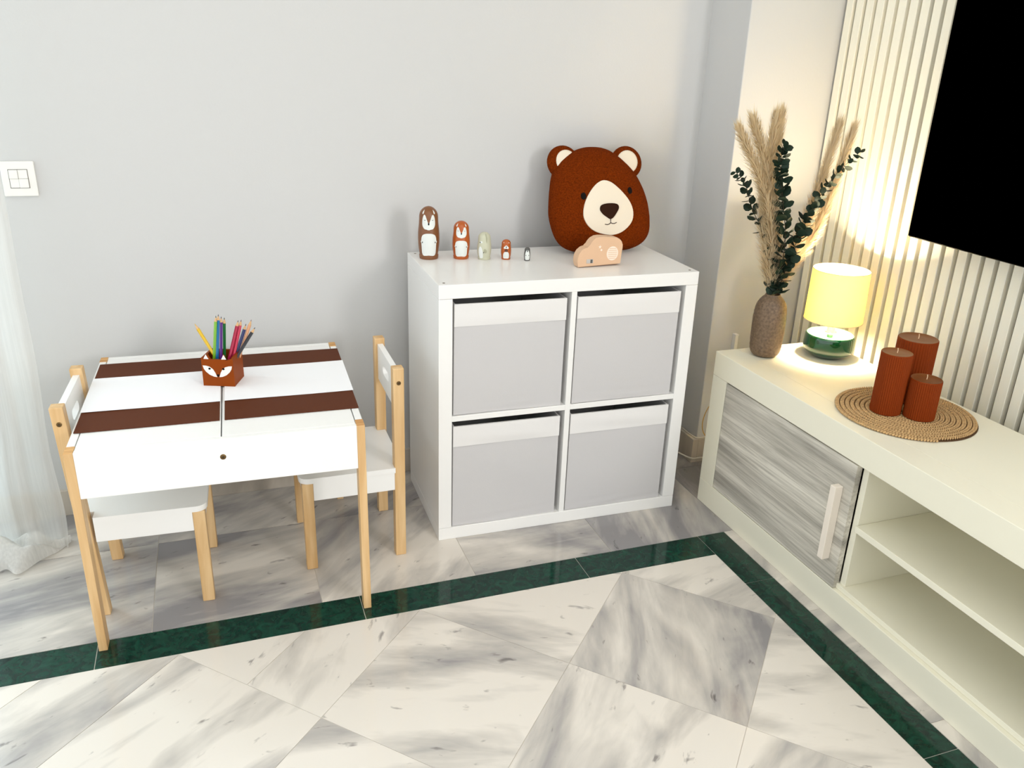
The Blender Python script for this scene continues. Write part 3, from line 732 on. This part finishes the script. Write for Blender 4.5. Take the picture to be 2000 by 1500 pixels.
# ------------------------------------------------------------------ cloud-shaped toy
M_CLOUD = mat('cloud_pink_wood', (222, 184, 150), 0.55, 0.35, bump=(90, 0.05, 0.001), var=(6, 0.04))
M_CLOUDW = mat('cloud_print', (244, 226, 208), 0.6, 0.3)
cloud = thing('cloud_toy', 'peach wooden cloud-shaped toy in front of the bear cushion', 'toy', (0.433, 0.099, KW + 0.0003), 0.03)
cl_o = [(470, 1400), (455, 1340), (465, 1270), (500, 1215), (545, 1195), (575, 1185), (600, 1140), (650, 1095), (720, 1085), (790, 1090), (830, 1095), (900, 1105), (950, 1150), (962, 1200), (955, 1280), (950, 1385)]
ck = 0.139 / 500
cp = [((x - 457) * ck, (1405 - yy) * ck * 0.97) for x, yy in cl_o]
cp = [(p.x, p.y) for p in smooth_path([(x, z, 0) for x, z in cp], 4)]
mesh_obj('body', prism_y(cp[::-1], 0, 0.030, bev=0.002), M_CLOUD, cloud)
ccx, ccz = (848 - 457) * ck, (1405 - 1268) * ck * 0.97
cf_ = lambda u, v, h: (u, -h, v)
disc = mesh_obj('speaker_disc', patch([(ccx + 0.0185*math.cos(2*PI*k/28), ccz + 0.0205*math.sin(2*PI*k/28)) for k in range(28)], cf_, 3, 0.0006), M_CLOUDW, cloud)
for k in range(6):
    zz = ccz + (k - 2.5) * 0.0056; hw = 0.0165*math.sqrt(max(0.05, 1 - ((k-2.5)*0.0056/0.0205)**2)) * 0.86
    box('groove', ccx-hw, ccx+hw, -0.0012, -0.0004, zz-0.0006, zz+0.0006, M_CLOUD, disc, bev=0)
star = [(0, 1.4), (.3, .45), (1.3, .5), (.5, -.1), (.8, -1.1), (0, -.5), (-.8, -1.1), (-.5, -.1), (-1.3, .5), (-.3, .45)]
mesh_obj('star_print', patch([((700-457)*ck + 0.0042*a, (1405-1192)*ck*0.97 + 0.0042*b) for a, b in star], cf_, 2, 0.0005), M_CLOUDW, cloud)
mesh_obj('dot_print', patch([((718-457)*ck + 0.003*math.cos(k*PI/6), (1405-1226)*ck*0.97 + 0.003*math.sin(k*PI/6)) for k in range(12)], cf_, 2, 0.0005), M_CLOUDW, cloud)
M_GREYB = mat('grey_button', (190, 184, 178), 0.4, 0.5)
box('switch_slot', (555-457)*ck, (632-457)*ck, -0.0008, 0.001, (1405-1362)*ck*0.97, (1405-1318)*ck*0.97, M_GREYB, cloud, bev=0.0004)
box('switch_knob', (600-457)*ck, (622-457)*ck, -0.0022, -0.0006, (1405-1358)*ck*0.97, (1405-1322)*ck*0.97, M_SLATE, cloud, bev=0.0004)

# ------------------------------------------------------------------ media unit
MR = 0.0069
ZT = 0.5096
mu_ = thing('media_unit', 'low ivory media unit with grey wood-look door and open shelves', 'media unit', (0.869, 0.007, 0), MR)
DX = 0.394; LEN = 1.86; TS = 0.0747
M_GWOOD = wood('grey_washed_wood', (148, 143, 134), (226, 221, 208), 1, (17, 1.3), 0.6, (192, 187, 175))
def fine_grain(m):
    nt = m.node_tree; N = nt.nodes.new; L_ = nt.links.new; b = nt.nodes['Principled BSDF']
    src = b.inputs['Base Color'].links[0].from_socket
    tc = N('ShaderNodeTexCoord'); mp = N('ShaderNodeMapping'); mp.inputs['Scale'].default_value = (150, 4, 150); n = N('ShaderNodeTexNoise')
    n.inputs['Scale'].default_value = 1; n.inputs['Detail'].default_value = 8; n.inputs['Roughness'].default_value = 0.7; n.inputs['Distortion'].default_value = 0.4
    L_(tc.outputs['Object'], mp.inputs[0]); L_(mp.outputs[0], n.inputs['Vector'])
    r = N('ShaderNodeValToRGB'); e = r.color_ramp.elements; e[0].position = 0.38; e[0].color = (0.62, 0.61, 0.59, 1); e[1].position = 0.56; e[1].color = (1, 1, 1, 1)
    L_(n.outputs['Fac'], r.inputs['Fac'])
    mx = N('ShaderNodeMix'); mx.data_type = 'RGBA'; mx.blend_type = 'MULTIPLY'; mx.inputs['Factor'].default_value = 0.8
    L_(src, mx.inputs[6]); L_(r.outputs['Color'], mx.inputs[7]); L_(mx.outputs[2], b.inputs['Base Color'])
fine_grain(M_GWOOD)
box('front_board', 0, 0.0735, -LEN, 0, ZT-TS, ZT, M_CREAM, mu_, bev=0.0014)
box('top_panel', 0.0738, DX, -LEN, 0, ZT-0.030, ZT-0.0003, M_CREAM, mu_, bev=0.0010)
box('top_underside', 0.0738, DX, -LEN, 0, ZT-TS, ZT-0.0303, M_CREAM, mu_, bev=0)
box('side_panel', 0, DX, -0.072, -0.0004, 0.080, ZT-TS-0.0006, M_CREAM, mu_)
box('side_panel', 0, DX, -LEN+0.0004, -LEN+0.072, 0.080, ZT-TS-0.0006, M_CREAM, mu_)
box('plinth', 0, DX, -LEN, 0, 0.0, 0.080, M_CREAM, mu_, bev=0.0016)
box('inner_floor', 0.012, DX-0.008, -LEN+0.072, -0.072, 0.0805, 0.094, M_CREAM, mu_)
box('back_panel', DX-0.008, DX-0.002, -LEN+0.072, -0.072, 0.080, ZT-TS, M_CREAM, mu_, bev=0)
box('divider', 0.020, DX-0.008, -0.652, -0.634, 0.094, ZT-TS-0.0006, M_CREAM, mu_)
box('shelf', 0.012, DX-0.008, -1.30, -0.6525, 0.258, 0.275, M_CREAM, mu_)
box('divider', 0.020, DX-0.008, -1.318, -1.3005, 0.094, ZT-TS-0.0006, M_CREAM, mu_)
M_HANDLE = mat('pale_handle', (238, 228, 214), 0.4, 0.4)
d1 = box('door', 0.0005, 0.018, -0.632, -0.0745, 0.0825, ZT-TS-0.0035, M_GWOOD, mu_, bev=0.001)
box('handle', -0.024, 0.0004, -0.602, -0.583, 0.152, 0.360, M_HANDLE, d1, bev=0.002)
d2 = box('door', 0.0005, 0.018, -LEN+0.0745, -1.320, 0.0825, ZT-TS-0.0035, M_GWOOD, mu_, bev=0.001)
box('handle', -0.024, 0.0004, -1.368, -1.349, 0.152, 0.360, M_HANDLE, d2, bev=0.002)

# ------------------------------------------------------------------ television
tv = thing('television', 'large black flat television mounted on the slatted wall', 'television', (1.262, -0.243, 0.894))
box('screen_housing', 0.006, 0.048, -1.23, 0, 0, 0.71, M_TVB, tv, bev=0.003)
box('screen', 0.0, 0.0062, -1.226, -0.004, 0.004, 0.706, M_TV, tv, bev=0.001)
box('wall_bracket', 0.048, SLAT_X - 1.262, -0.85, -0.40, 0.2, 0.5, M_TVB, tv, bev=0.002)

# ------------------------------------------------------------------ vase with dried stems
M_VASE = mat('stoneware', (112, 92, 72), 0.5, 0.4, bump=(120, 0.4, 0.002), var=(150, 0.35))
VX, VY = 0.992, -0.061
vp = [(0.026, 0), (0.036, 0.004), (0.0435, 0.016), (0.0465, 0.04), (0.0475, 0.08), (0.0475, 0.12), (0.045, 0.146), (0.040, 0.162), (0.031, 0.176), (0.0235, 0.183), (0.0215, 0.188), (0.0185, 0.188), (0.0175, 0.180), (0.027, 0.165), (0.036, 0.14), (0.036, 0.02), (0.001, 0.012)]
vp = [(r + (0.0005*math.sin(z*900) if 0.02 < z < 0.17 else 0), z) for r, z in dense(vp, 6)]
vase = thing('vase', 'grey-brown ribbed stoneware vase on the media unit', 'vase', (VX, VY, ZT + 0.0002))
mesh_obj('vessel', lathe(vp, 48), M_VASE, vase, smooth=True, auto=1.0)
M_PAMP = bpy.data.materials.new('pampas'); M_PAMP.use_nodes = True
nt = M_PAMP.node_tree; nt.nodes.clear()
_o = nt.nodes.new('ShaderNodeOutputMaterial'); _m = nt.nodes.new('ShaderNodeMixShader'); _d = nt.nodes.new('ShaderNodeBsdfDiffuse'); _t = nt.nodes.new('ShaderNodeBsdfTranslucent')
_d.inputs[0].default_value = srgb(232, 216, 184); _t.inputs[0].default_value = srgb(240, 222, 184); _m.inputs[0].default_value = 0.4
nt.links.new(_d.outputs[0], _m.inputs[1]); nt.links.new(_t.outputs[0], _m.inputs[2]); nt.links.new(_m.outputs[0], _o.inputs[0])
M_STEM = mat('dry_stem', (206, 186, 140), 0.7, 0.2)
# mouth centre of the vase
MO = Vector((VX, VY, ZT + 0.188))
def pampas(label, tip, bend, lw, seed, start):
    rnd = random.Random(seed)
    tip = Vector(tip); base = MO + Vector((rnd.uniform(-.009, .009), rnd.uniform(-.009, .009), 0)); foot = MO + Vector((rnd.uniform(-.01, .01), rnd.uniform(-.01, .01), -0.13))
    m1 = base.lerp(tip, 0.5) + Vector(bend)
    path = smooth_path([foot, base, m1, tip], 14)
    t = thing('pampas_stem', label, 'dried grass', tuple(MO), 0, 'pampas stems in the vase')
    inv = lambda p: p - MO
    mesh_obj('stem', tube([inv(p) for p in path], [0.0016*(1 - 0.7*i/len(path)) for i in range(len(path))], 6), M_STEM, t, smooth=True)
    # plume: fine drooping hairs along the upper part
    bm = bmesh.new(); n = len(path)
    i0 = int(n*start)
    for k in range(4200):
        f = rnd.random(); x = i0 + f*(n - 1.01 - i0); i = int(x); p = path[i].lerp(path[i+1], x - i)
        d = (path[i+1] - path[i]).normalized()
        env = (min(1, f/0.12)**0.7) * (1 - 0.45*f) * (1 if f < 0.93 else 0.75)
        a = rnd.uniform(0, 2*PI); s_ = d.orthogonal().normalized(); s2 = d.cross(s_)
        rad = (s_*math.cos(a) + s2*math.sin(a))
        Lh = rnd.uniform(0.5, 1.0) * 0.055
        e = p + d*Lh*rnd.uniform(0.55, 1.0) + rad*lw*env*rnd.uniform(0.2, 1.25)
        mdp = p.lerp(e, 0.5) + rad*lw*env*0.12
        sd = d.cross(rad).normalized()*0.00065
        v = [bm.verts.new(inv(q)) for q in (p - sd, p + sd, mdp + sd, mdp - sd, e)]
        bm.faces.new((v[0], v[1], v[2], v[3])); bm.faces.new((v[3], v[2], v[4]))
    mesh_obj('plume', bm, M_PAMP, t)
pampas('leftmost cream pampas stem in the vase', (0.800, -0.075, 1.155), (0.040, 0, 0.02), 0.038, 1, 0.31)
pampas('cream pampas stem second from the left', (0.848, -0.060, 1.178), (0.026, 0, 0.02), 0.042, 2, 0.31)
pampas('cream pampas stem behind the upright eucalyptus branch', (0.930, -0.040, 1.188), (-0.022, 0.02, 0.0), 0.034, 3, 0.36)
pampas('cream pampas stem just right of the upright eucalyptus branch', (0.962, -0.020, 1.190), (0.006, 0.03, 0.0), 0.030, 4, 0.36)
pampas('cream pampas stem leaning right, over the slats', (1.138, -0.045, 1.165), (0.012, 0.0, -0.02), 0.036, 5, 0.31)
pampas('rightmost cream pampas stem behind the leaning eucalyptus branch', (1.176, -0.060, 1.155), (0.026, 0.0, -0.03), 0.034, 6, 0.29)

M_EUC = mat('eucalyptus_leaf', (26, 46, 32), 0.6, 0.3, var=(40, 0.3))
M_TWIG = mat('eucalyptus_twig', (66, 52, 36), 0.7, 0.2)
bm = bmesh.new()
LP = [(0, 0), (.35, .42), (.75, .55), (1.1, .42), (1.3, .12), (1.34, 0), (1.3, -.12), (1.1, -.42), (.75, -.55), (.35, -.42)]
for sgn in (1, -1):
    vs = [bm.verts.new((x, yy, (0.16*abs(yy) + 0.10*x*(1.3-x)) + (0.02 if sgn > 0 else 0))) for x, yy in LP]
    c_ = bm.verts.new((0.72, 0, 0.02 + (0.02 if sgn > 0 else 0)))
    for i in range(len(vs)):
        f = (c_, vs[i], vs[(i+1) % len(vs)]); bm.faces.new(f if sgn > 0 else f[::-1])
leaf_me = bpy.data.meshes.new('leaf'); bm.to_mesh(leaf_me); bm.free(); leaf_me.materials.append(M_EUC)
for p in leaf_me.polygons: p.use_smooth = True
def eucalyptus(label, pts, seed, npairs, size, f0=0.0):
    rnd = random.Random(seed); path = smooth_path(pts, 16)
    t = thing('eucalyptus_branch', label, 'dried branch', tuple(MO), 0, 'eucalyptus branches in the vase')
    mesh_obj('twig', tube([p - MO for p in path], [0.0015*(1 - 0.75*i/len(path)) for i in range(len(path))], 6), M_TWIG, t, smooth=True)
    n = len(path)
    for k in range(npairs):
        f = f0 + (1 - f0) * ((k + 0.3) / npairs) ** 1.2
        x = f*(n - 1.01); i = int(x); p = path[i].lerp(path[i+1], x - i); d = (path[i+1] - path[i]).normalized()
        s_ = d.orthogonal().normalized(); s2 = d.cross(s_); a0 = k*1.57 + rnd.uniform(-.5, .5)
        for q in range(2):
            a = a0 + q*PI + rnd.uniform(-.3, .3)
            rad = (s_*math.cos(a) + s2*math.sin(a)); ldir = (rad*0.8 + d*rnd.uniform(0.1, 1.0)).normalized()
            up = rad*0.8 - d*0.3 + Vector((rnd.uniform(-.7, .7), rnd.uniform(-.7, .7), rnd.uniform(-.5, .5))); up = (up - ldir*up.dot(ldir)).normalized()
            yv = up.cross(ldir).normalized(); zv = ldir.cross(yv)
            sz = size * rnd.uniform(0.75, 1.15) * (1 - 0.45*max(0, f - 0.55)/0.45)
            o = bpy.data.objects.new('leaf', leaf_me); C.objects.link(o); o.parent = t
            mt = Matrix((( ldir.x, yv.x, zv.x, p.x-MO.x), (ldir.y, yv.y, zv.y, p.y-MO.y), (ldir.z, yv.z, zv.z, p.z-MO.z), (0, 0, 0, 1)))
            o.matrix_local = mt @ Matrix.Diagonal((sz, sz, sz, 1))
eucalyptus('upright dark green eucalyptus branch in the middle of the vase', [MO + Vector((0.002, -0.004, -0.13)), MO + Vector((0.0, -0.012, 0.0)), MO + Vector((-0.010, -0.03, 0.16)), (0.950, -0.085, 1.00), (0.932, -0.085, 1.085), (0.944, -0.085, 1.122)], 11, 44, 0.0245, 0.205)
eucalyptus('dark green eucalyptus branch arching to the right', [MO + Vector((-0.002, 0.0, -0.13)), MO + Vector((0.006, -0.010, 0.0)), MO + Vector((0.020, -0.03, 0.13)), (1.055, -0.085, 0.93), (1.112, -0.085, 1.03), (1.195, -0.085, 1.105)], 12, 44, 0.0235, 0.205)
eucalyptus('short dark green eucalyptus branch poking out on the left', [MO + Vector((0.0, 0.004, -0.13)), MO + Vector((-0.006, 0.002, 0.0)), MO + Vector((-0.02, 0.0, 0.12)), (0.918, -0.015, 0.93), (0.868, -0.030, 1.01), (0.822, -0.04, 1.048)], 13, 30, 0.0215, 0.21)

# ------------------------------------------------------------------ table lamp
LXc, LYc = 1.180, -0.112
lamp = thing('table_lamp', 'lit table lamp with green glass base and cream fabric shade', 'lamp', (LXc, LYc, ZT + 0.0002))
M_GGLASS = mat('green_glaze', (8, 62, 34), 0.05, 0.6, coat=0.6)
M_GLAZE_LIT = mat('green_glaze_lit', (120, 178, 132), 0.06, 0.6, coat=0.6)  # paler copy of the glaze: lamplight reflecting off the base top, put into colour
bp_ = [(0.046, 0), (0.049, 0.003), (0.055, 0.007), (0.0690, 0.017), (0.0728, 0.027), (0.0728, 0.046), (0.0715, 0.062), (0.0675, 0.069)]
bd = mesh_obj('base', lathe(dense(bp_, 5), 56, True, False), M_GGLASS, lamp, smooth=True, auto=1.2)
mesh_obj('base_top', lathe(dense([(0.0677, 0.0688), (0.0640, 0.0706), (0.0480, 0.0712), (0.0250, 0.0716), (0.0160, 0.0728), (0.0140, 0.0760)], 4), 56, False, True), M_GLAZE_LIT, bd, smooth=True, auto=1.2)
mesh_obj('dimmer_knob', lathe(dense([(0.0075, 0.0705), (0.0085, 0.0745), (0.0075, 0.0795), (0.004, 0.0825), (0.0003, 0.0832)], 4), 20, cx=-0.030, cy=-0.033), M_GLAZE_LIT, lamp, smooth=True)
M_BRASS = mat('lamp_fitting', (225, 220, 205), 0.3, 0.5)
mesh_obj('stem', lathe([(0.011, 0.074), (0.011, 0.128), (0.016, 0.129), (0.016, 0.155)], 24), M_BRASS, lamp, smooth=True, auto=0.7)
bmz = bmesh.new()
for k in range(3):
    a = k*2*PI/3 + 0.4; tube([(0.014*math.cos(a), 0.014*math.sin(a), 0.132), (0.0795*math.cos(a), 0.0795*math.sin(a), 0.122)], 0.0012, 6, bmz)
mesh_obj('shade_carrier', bmz, M_BRASS, lamp)
M_SHADE = bpy.data.materials.new('shade_fabric'); M_SHADE.use_nodes = True
nt = M_SHADE.node_tree; nt.nodes.clear(); N = nt.nodes.new; L_ = nt.links.new
o_ = N('ShaderNodeOutputMaterial'); mx = N('ShaderNodeMixShader'); df = N('ShaderNodeBsdfDiffuse'); tr = N('ShaderNodeBsdfTranslucent')
wt = N('ShaderNodeTexNoise'); wt.inputs['Scale'].default_value = 500; tcn = N('ShaderNodeTexCoord'); bpn = N('ShaderNodeBump'); bpn.inputs['Strength'].default_value = 0.15; bpn.inputs['Distance'].default_value = 0.0006
L_(tcn.outputs['Object'], wt.inputs['Vector']); L_(wt.outputs['Fac'], bpn.inputs['Height']); L_(bpn.outputs['Normal'], df.inputs['Normal'])
df.inputs[0].default_value = srgb(244, 228, 178); tr.inputs[0].default_value = srgb(250, 220, 96); mx.inputs[0].default_value = 0.11
L_(df.outputs[0], mx.inputs[1]); L_(tr.outputs[0], mx.inputs[2]); L_(mx.outputs[0], o_.inputs[0])
SR0, SR1, SZ0, SZ1 = 0.0835, 0.0800, 0.113, 0.264
bm = bmesh.new(); lathe([(SR0, SZ0), (SR0, SZ0 + 0.0001), (SR1, SZ1)], 64, False, False, bm=bm)
sh = mesh_obj('shade', bm, M_SHADE, lamp, smooth=True)
M_TRIM = mat('shade_trim', (222, 206, 172), 0.7)
for r, z in ((SR0, SZ0), (SR1, SZ1)):
    b2 = tube([(r*math.cos(2*PI*k/64), r*math.sin(2*PI*k/64), z) for k in range(65)], 0.0012, 6, cap=False); mesh_obj('shade_rim', b2, M_TRIM, sh, smooth=True)
M_BULB = bpy.data.materials.new('bulb_glow'); M_BULB.use_nodes = True
nt = M_BULB.node_tree; b = nt.nodes['Principled BSDF']; b.inputs['Emission Color'].default_value = (1.0, 0.76, 0.42, 1); b.inputs['Emission Strength'].default_value = 25
mesh_obj('bulb', lathe(dense([(0.013, 0.155), (0.014, 0.163), (0.024, 0.180), (0.028, 0.198), (0.024, 0.215), (0.012, 0.226), (0.0005, 0.229)], 4), 28), M_BULB, lamp, smooth=True)
pl = bpy.data.lights.new('bulb_light', 'POINT'); pl.energy = 68; pl.color = (1.0, 0.83, 0.57); pl.shadow_soft_size = 0.031
po = bpy.data.objects.new('bulb_light', pl); C.objects.link(po); po.parent = lamp; po.location = (0, 0, 0.200)

# ------------------------------------------------------------------ jute placemat and candles
M_JUTE = mat('jute', (192, 158, 112), 0.85, 0.15, var=(160, 0.25))
MXc, MYc, MRr = 1.078, -0.540, 0.172
jm = tag(bpy.data.objects.new('jute_placemat', None), 'round braided jute placemat under the candles', 'placemat'); C.objects.link(jm); jm.location = (MXc, MYc, ZT + 0.0002)
bm = bmesh.new(); NT = 14; pitch = MRr / NT
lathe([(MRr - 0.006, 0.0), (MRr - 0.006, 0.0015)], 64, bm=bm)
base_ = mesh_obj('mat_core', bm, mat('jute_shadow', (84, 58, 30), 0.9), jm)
bm = bmesh.new(); th = 2.0; k = 0
uv = [(1, 0, 0), (0, 1, 0), (0, 0, 1), (-1, 0, 0), (0, -1, 0), (0, 0, -1)]
while True:
    r = pitch * th / (2*PI)
    if r > MRr - pitch*0.3: break
    for sgn in (-1, 1):
        c = Vector(((r + sgn*pitch*0.19)*math.cos(th), (r + sgn*pitch*0.19)*math.sin(th), 0.0046))
        tang = Vector((-math.sin(th), math.cos(th), 0)); radv = Vector((math.cos(th), math.sin(th), 0))
        ax = (tang + radv*sgn*(-0.75)).normalized(); bx_ = Vector((0, 0, 1)).cross(ax)
        seg = 6; rows = []
        for q, (lz, rr) in enumerate(((-1, 0.25), (-0.45, 0.9), (0.45, 0.9), (1, 0.25))):
            rows.append([bm.verts.new(c + ax*lz*0.0046 + (bx_*math.cos(2*PI*s/seg)*0.0024 + Vector((0, 0, 1))*math.sin(2*PI*s/seg)*0.0036)*rr) for s in range(seg)])
        for a, b in zip(rows, rows[1:]):
            for s in range(seg): bm.faces.new((a[s], a[(s+1) % seg], b[(s+1) % seg], b[s]))
        bm.faces.new(rows[0][::-1]); bm.faces.new(rows[-1])
    th += 0.0068 / max(r, 0.004)
mesh_obj('braid', bm, M_JUTE, jm, smooth=True)

M_CAND = mat('rust_wax', (126, 50, 8), 0.6, 0.12)
b = M_CAND.node_tree.nodes['Principled BSDF']; b.inputs['Subsurface Weight'].default_value = 0.0; b.inputs['Subsurface Radius'].default_value = (0.01, 0.003, 0.001); b.inputs['Subsurface Scale'].default_value = 0.6
M_CTOP = mat('rust_wax_top', (124, 72, 30), 0.45, 0.45)
M_WICK = mat('wick', (226, 196, 160), 0.8)
def candle(label, x, yy, r, h):
    t = thing('candle', label, 'candle', (x, yy, ZT + 0.0088), 0, 'ribbed rust-coloured pillar candles')
    nr = 44; n = nr*4; bm = bmesh.new(); rows = []
    for z, k in ((0, 0.985), (0.0015, 1.0), (h-0.004, 1.0)):
        rows.append([bm.verts.new(((r*k - 0.0016 + 0.0016*abs(math.cos(PI*i/4))*1.0)*math.cos(2*PI*i/n), (r*k - 0.0016 + 0.0016*abs(math.cos(PI*i/4)))*math.sin(2*PI*i/n), z)) for i in range(n)])
    for z, k in ((h-0.0015, 0.992), (h, 0.965)):
        rows.append([bm.verts.new((r*k*math.cos(2*PI*i/n), r*k*math.sin(2*PI*i/n), z)) for i in range(n)])
    for a, b in zip(rows, rows[1:]):
        for i in range(n): bm.faces.new((a[i], a[(i+1) % n], b[(i+1) % n], b[i]))
    bm.faces.new(rows[0][::-1])
    mesh_obj('pillar', bm, M_CAND, t)
    mesh_obj('top_face', lathe([(r*0.965, h), (r*0.93, h-0.0012), (r*0.4, h-0.0018), (0.0003, h-0.002)], 64, False, False), M_CTOP, t, smooth=True)
    mesh_obj('wick', tube([(0, 0, h-0.003), (0.0005, 0, h+0.005), (0.0002, 0.001, h+0.010)], 0.0011, 6), M_WICK, t)
candle('medium-height ribbed candle at the front left of the mat', 1.024, -0.526, 0.0372, 0.157)
candle('shortest ribbed candle at the front right of the mat', 1.081, -0.578, 0.0372, 0.101)
candle('widest ribbed candle at the back of the group', 1.142, -0.470, 0.0490, 0.166)

# ------------------------------------------------------------------ light switch on the back wall
sw = thing('light_switch', 'white square double light switch beside the curtain', 'light switch', (-1.031, WALL_Y, 0.942))
box('plate', 0, 0.078, -0.009, 0, 0, 0.088, M_PLAST, sw, bev=0.002)
box('rocker', 0.018, 0.038, -0.0125, -0.008, 0.045, 0.067, M_PLAST, sw, bev=0.001)
box('rocker', 0.0385, 0.060, -0.0105, -0.008, 0.045, 0.067, M_PLAST, sw, bev=0.001)
box('rocker', 0.018, 0.038, -0.0105, -0.008, 0.022, 0.0445, M_PLAST, sw, bev=0.001)
box('rocker', 0.0385, 0.060, -0.0125, -0.008, 0.022, 0.0445, M_PLAST, sw, bev=0.001)
box('rocker_gap', 0.0165, 0.0615, -0.0092, -0.0085, 0.0205, 0.0685, mat('switch_gap', (120, 116, 108), 0.6), sw, bev=0)

# ------------------------------------------------------------------ cables by the pillar
box_ = thing('cable_conduit', 'small white plastic conduit on the pillar behind the media unit', 'conduit', (1.094, COLY, 0.36))
box('conduit_body', 0, 0.012, -0.018, 0, 0, 0.105, M_PLAST, box_, bev=0.001)
box('conduit_cap', -0.001, 0.013, -0.019, 0, 0.105, 0.110, M_PLAST, box_, bev=0.001)
M_OCAB = mat('amber_cable', (214, 170, 84), 0.4, 0.5)
M_WCAB = mat('white_cable', (232, 226, 210), 0.4, 0.5)
pts = smooth_path([(1.062, 0.12, 0.34), (1.030, 0.16, 0.30), (0.996, 0.19, 0.235), (0.985, 0.20, 0.17), (0.998, 0.195, 0.125), (1.03, 0.17, 0.105), (1.10, 0.13, 0.09)], 8)
tag(mesh_obj('lamp_cable', tube(pts, 0.0016, 8), M_OCAB, smooth=True), 'thin amber cable hanging beside the media unit', 'cable')
pts = smooth_path([(0.86, 0.40, 0.055), (0.92, 0.30, 0.042), (0.957, 0.213, 0.036), (1.0, 0.205, 0.034), (1.08, 0.20, 0.034), (1.2, 0.19, 0.02)], 8)
tag(mesh_obj('power_cable', tube(pts, 0.0026, 8), M_WCAB, smooth=True), 'white cable along the skirting between shelf and media unit', 'cable')
pts = smooth_path([(0.992, 0.33, 0.0925), (0.993, 0.28, 0.0925), (1.000, 0.244, 0.0925), (1.04, 0.243, 0.0925), (1.10, 0.243, 0.0925), (1.17, 0.243, 0.0925)], 8)
tag(mesh_obj('thin_cable', tube(pts, 0.0020, 8), M_WCAB, smooth=True), 'thin white cable lying on top of the pillar skirting', 'cable')

# ------------------------------------------------------------------ sheer curtain
def sheer(name, lo, hi):
    m = bpy.data.materials.new(name); m.use_nodes = True
    nt = m.node_tree; nt.nodes.clear(); N = nt.nodes.new; L_ = nt.links.new
    o_ = N('ShaderNodeOutputMaterial'); m1 = N('ShaderNodeMixShader'); m2 = N('ShaderNodeMixShader')
    df = N('ShaderNodeBsdfDiffuse'); tr = N('ShaderNodeBsdfTranslucent'); tp = N('ShaderNodeBsdfTransparent')
    df.inputs[0].default_value = srgb(236, 234, 229); tr.inputs[0].default_value = srgb(234, 234, 231)
    m1.inputs[0].default_value = 0.40; L_(df.outputs[0], m1.inputs[1]); L_(tr.outputs[0], m1.inputs[2])
    tcn = N('ShaderNodeTexCoord'); nz = N('ShaderNodeTexNoise'); nz.inputs['Scale'].default_value = 1; mp = N('ShaderNodeMapping'); mp.inputs['Scale'].default_value = (150, 150, 2.0)
    L_(tcn.outputs['Object'], mp.inputs[0]); L_(mp.outputs[0], nz.inputs['Vector'])
    mr = N('ShaderNodeMapRange'); mr.inputs[1].default_value = 0.35; mr.inputs[2].default_value = 0.65; mr.inputs[3].default_value = lo; mr.inputs[4].default_value = hi
    L_(nz.outputs['Fac'], mr.inputs[0]); L_(mr.outputs[0], m2.inputs[0]); L_(tp.outputs[0], m2.inputs[1]); L_(m1.outputs[0], m2.inputs[2]); L_(m2.outputs[0], o_.inputs[0])
    return m
M_SHEER = sheer('sheer_voile', 0.57, 0.62)
cur = thing('sheer_curtain', 'sheer white curtain hanging to the floor at the left edge', 'curtain', (-1.0, 0.277, 0))
bm = bmesh.new(); nu, nv = 260, 70
def cpos(u, v):
    """u: metres from the right edge leftwards, v: 0 floor .. 1 top"""
    z = v * 2.35
    flare = math.exp(-z / 0.35)
    f = 2*PI*u/0.105
    amp = 0.018 + 0.012*flare
    yv = amp*math.sin(f + 0.8*math.sin(u*9) + 0.5*z) + 0.010*math.sin(f*0.37 + z*1.3)
    xv = -u + 0.010*flare*math.sin(z*14 + u*20)
    yv -= 0.035*flare*(0.5 + 0.5*math.sin(u*17 + 0.4))
    return (xv, yv, max(z, 0.002))
g = [[bm.verts.new(cpos(1.55*i/nu, (k/nv)**1.4)) for i in range(nu+1)] for k in range(nv+1)]
for k in range(nv):
    for i in range(nu): bm.faces.new((g[k][i], g[k][i+1], g[k+1][i+1], g[k+1][i]))
mesh_obj('drape', bm, M_SHEER, cur, smooth=True)
# the surplus length gathered on the floor
bm = bmesh.new(); nu, nv = 150, 60
def ppos(i, k):
    a = i/nu; s = k/nv               # a along the hem leftwards, s from behind the drape over the top to the front hem
    x = 0.004 - 0.62*a
    q = min(1.0, a/0.17)
    reach = 0.012 + 0.125*(math.sin(q*PI/2)**1.2) * (1 - 0.55*max(0.0, a - 0.22)/0.78)
    fold = 0.5 + 0.5*math.sin(a*52 + 3.2*s + 0.9*math.sin(a*19))
    yv = 0.02 - reach*s*(1 + 0.10*math.sin(a*41 + 1.0))
    hgt = 0.010 + 0.062*(math.sin(q*PI/2)**1.5)
    body = math.sin(PI*(0.08 + 0.90*s))**0.7
    zz = hgt*body*(0.66 + 0.34*fold) + 0.010*math.sin(s*13 + a*30)*math.sin(PI*s)
    nzv = (mn.noise(Vector((x*16, yv*18, 3.1)))*0.020 + mn.noise(Vector((x*45, yv*50, 1.1)))*0.008)*math.sin(PI*s)
    return (x + 0.010*math.sin(s*8 + a*22)*q, yv, max(0.003, zz + nzv))
g = [[bm.verts.new(ppos(i, k)) for i in range(nu+1)] for k in range(nv+1)]
for k in range(nv):
    for i in range(nu): bm.faces.new((g[k][i], g[k][i+1], g[k+1][i+1], g[k+1][i]))
M_HEM = sheer('voile_folds', 0.80, 0.90)
mesh_obj('gathered_hem', bm, M_HEM, cur, smooth=True)
mesh_obj('curtain_rod', tube([(0.04, 0, 2.36), (-1.62, 0, 2.36)], 0.012, 12), M_PLAST, cur, smooth=True)
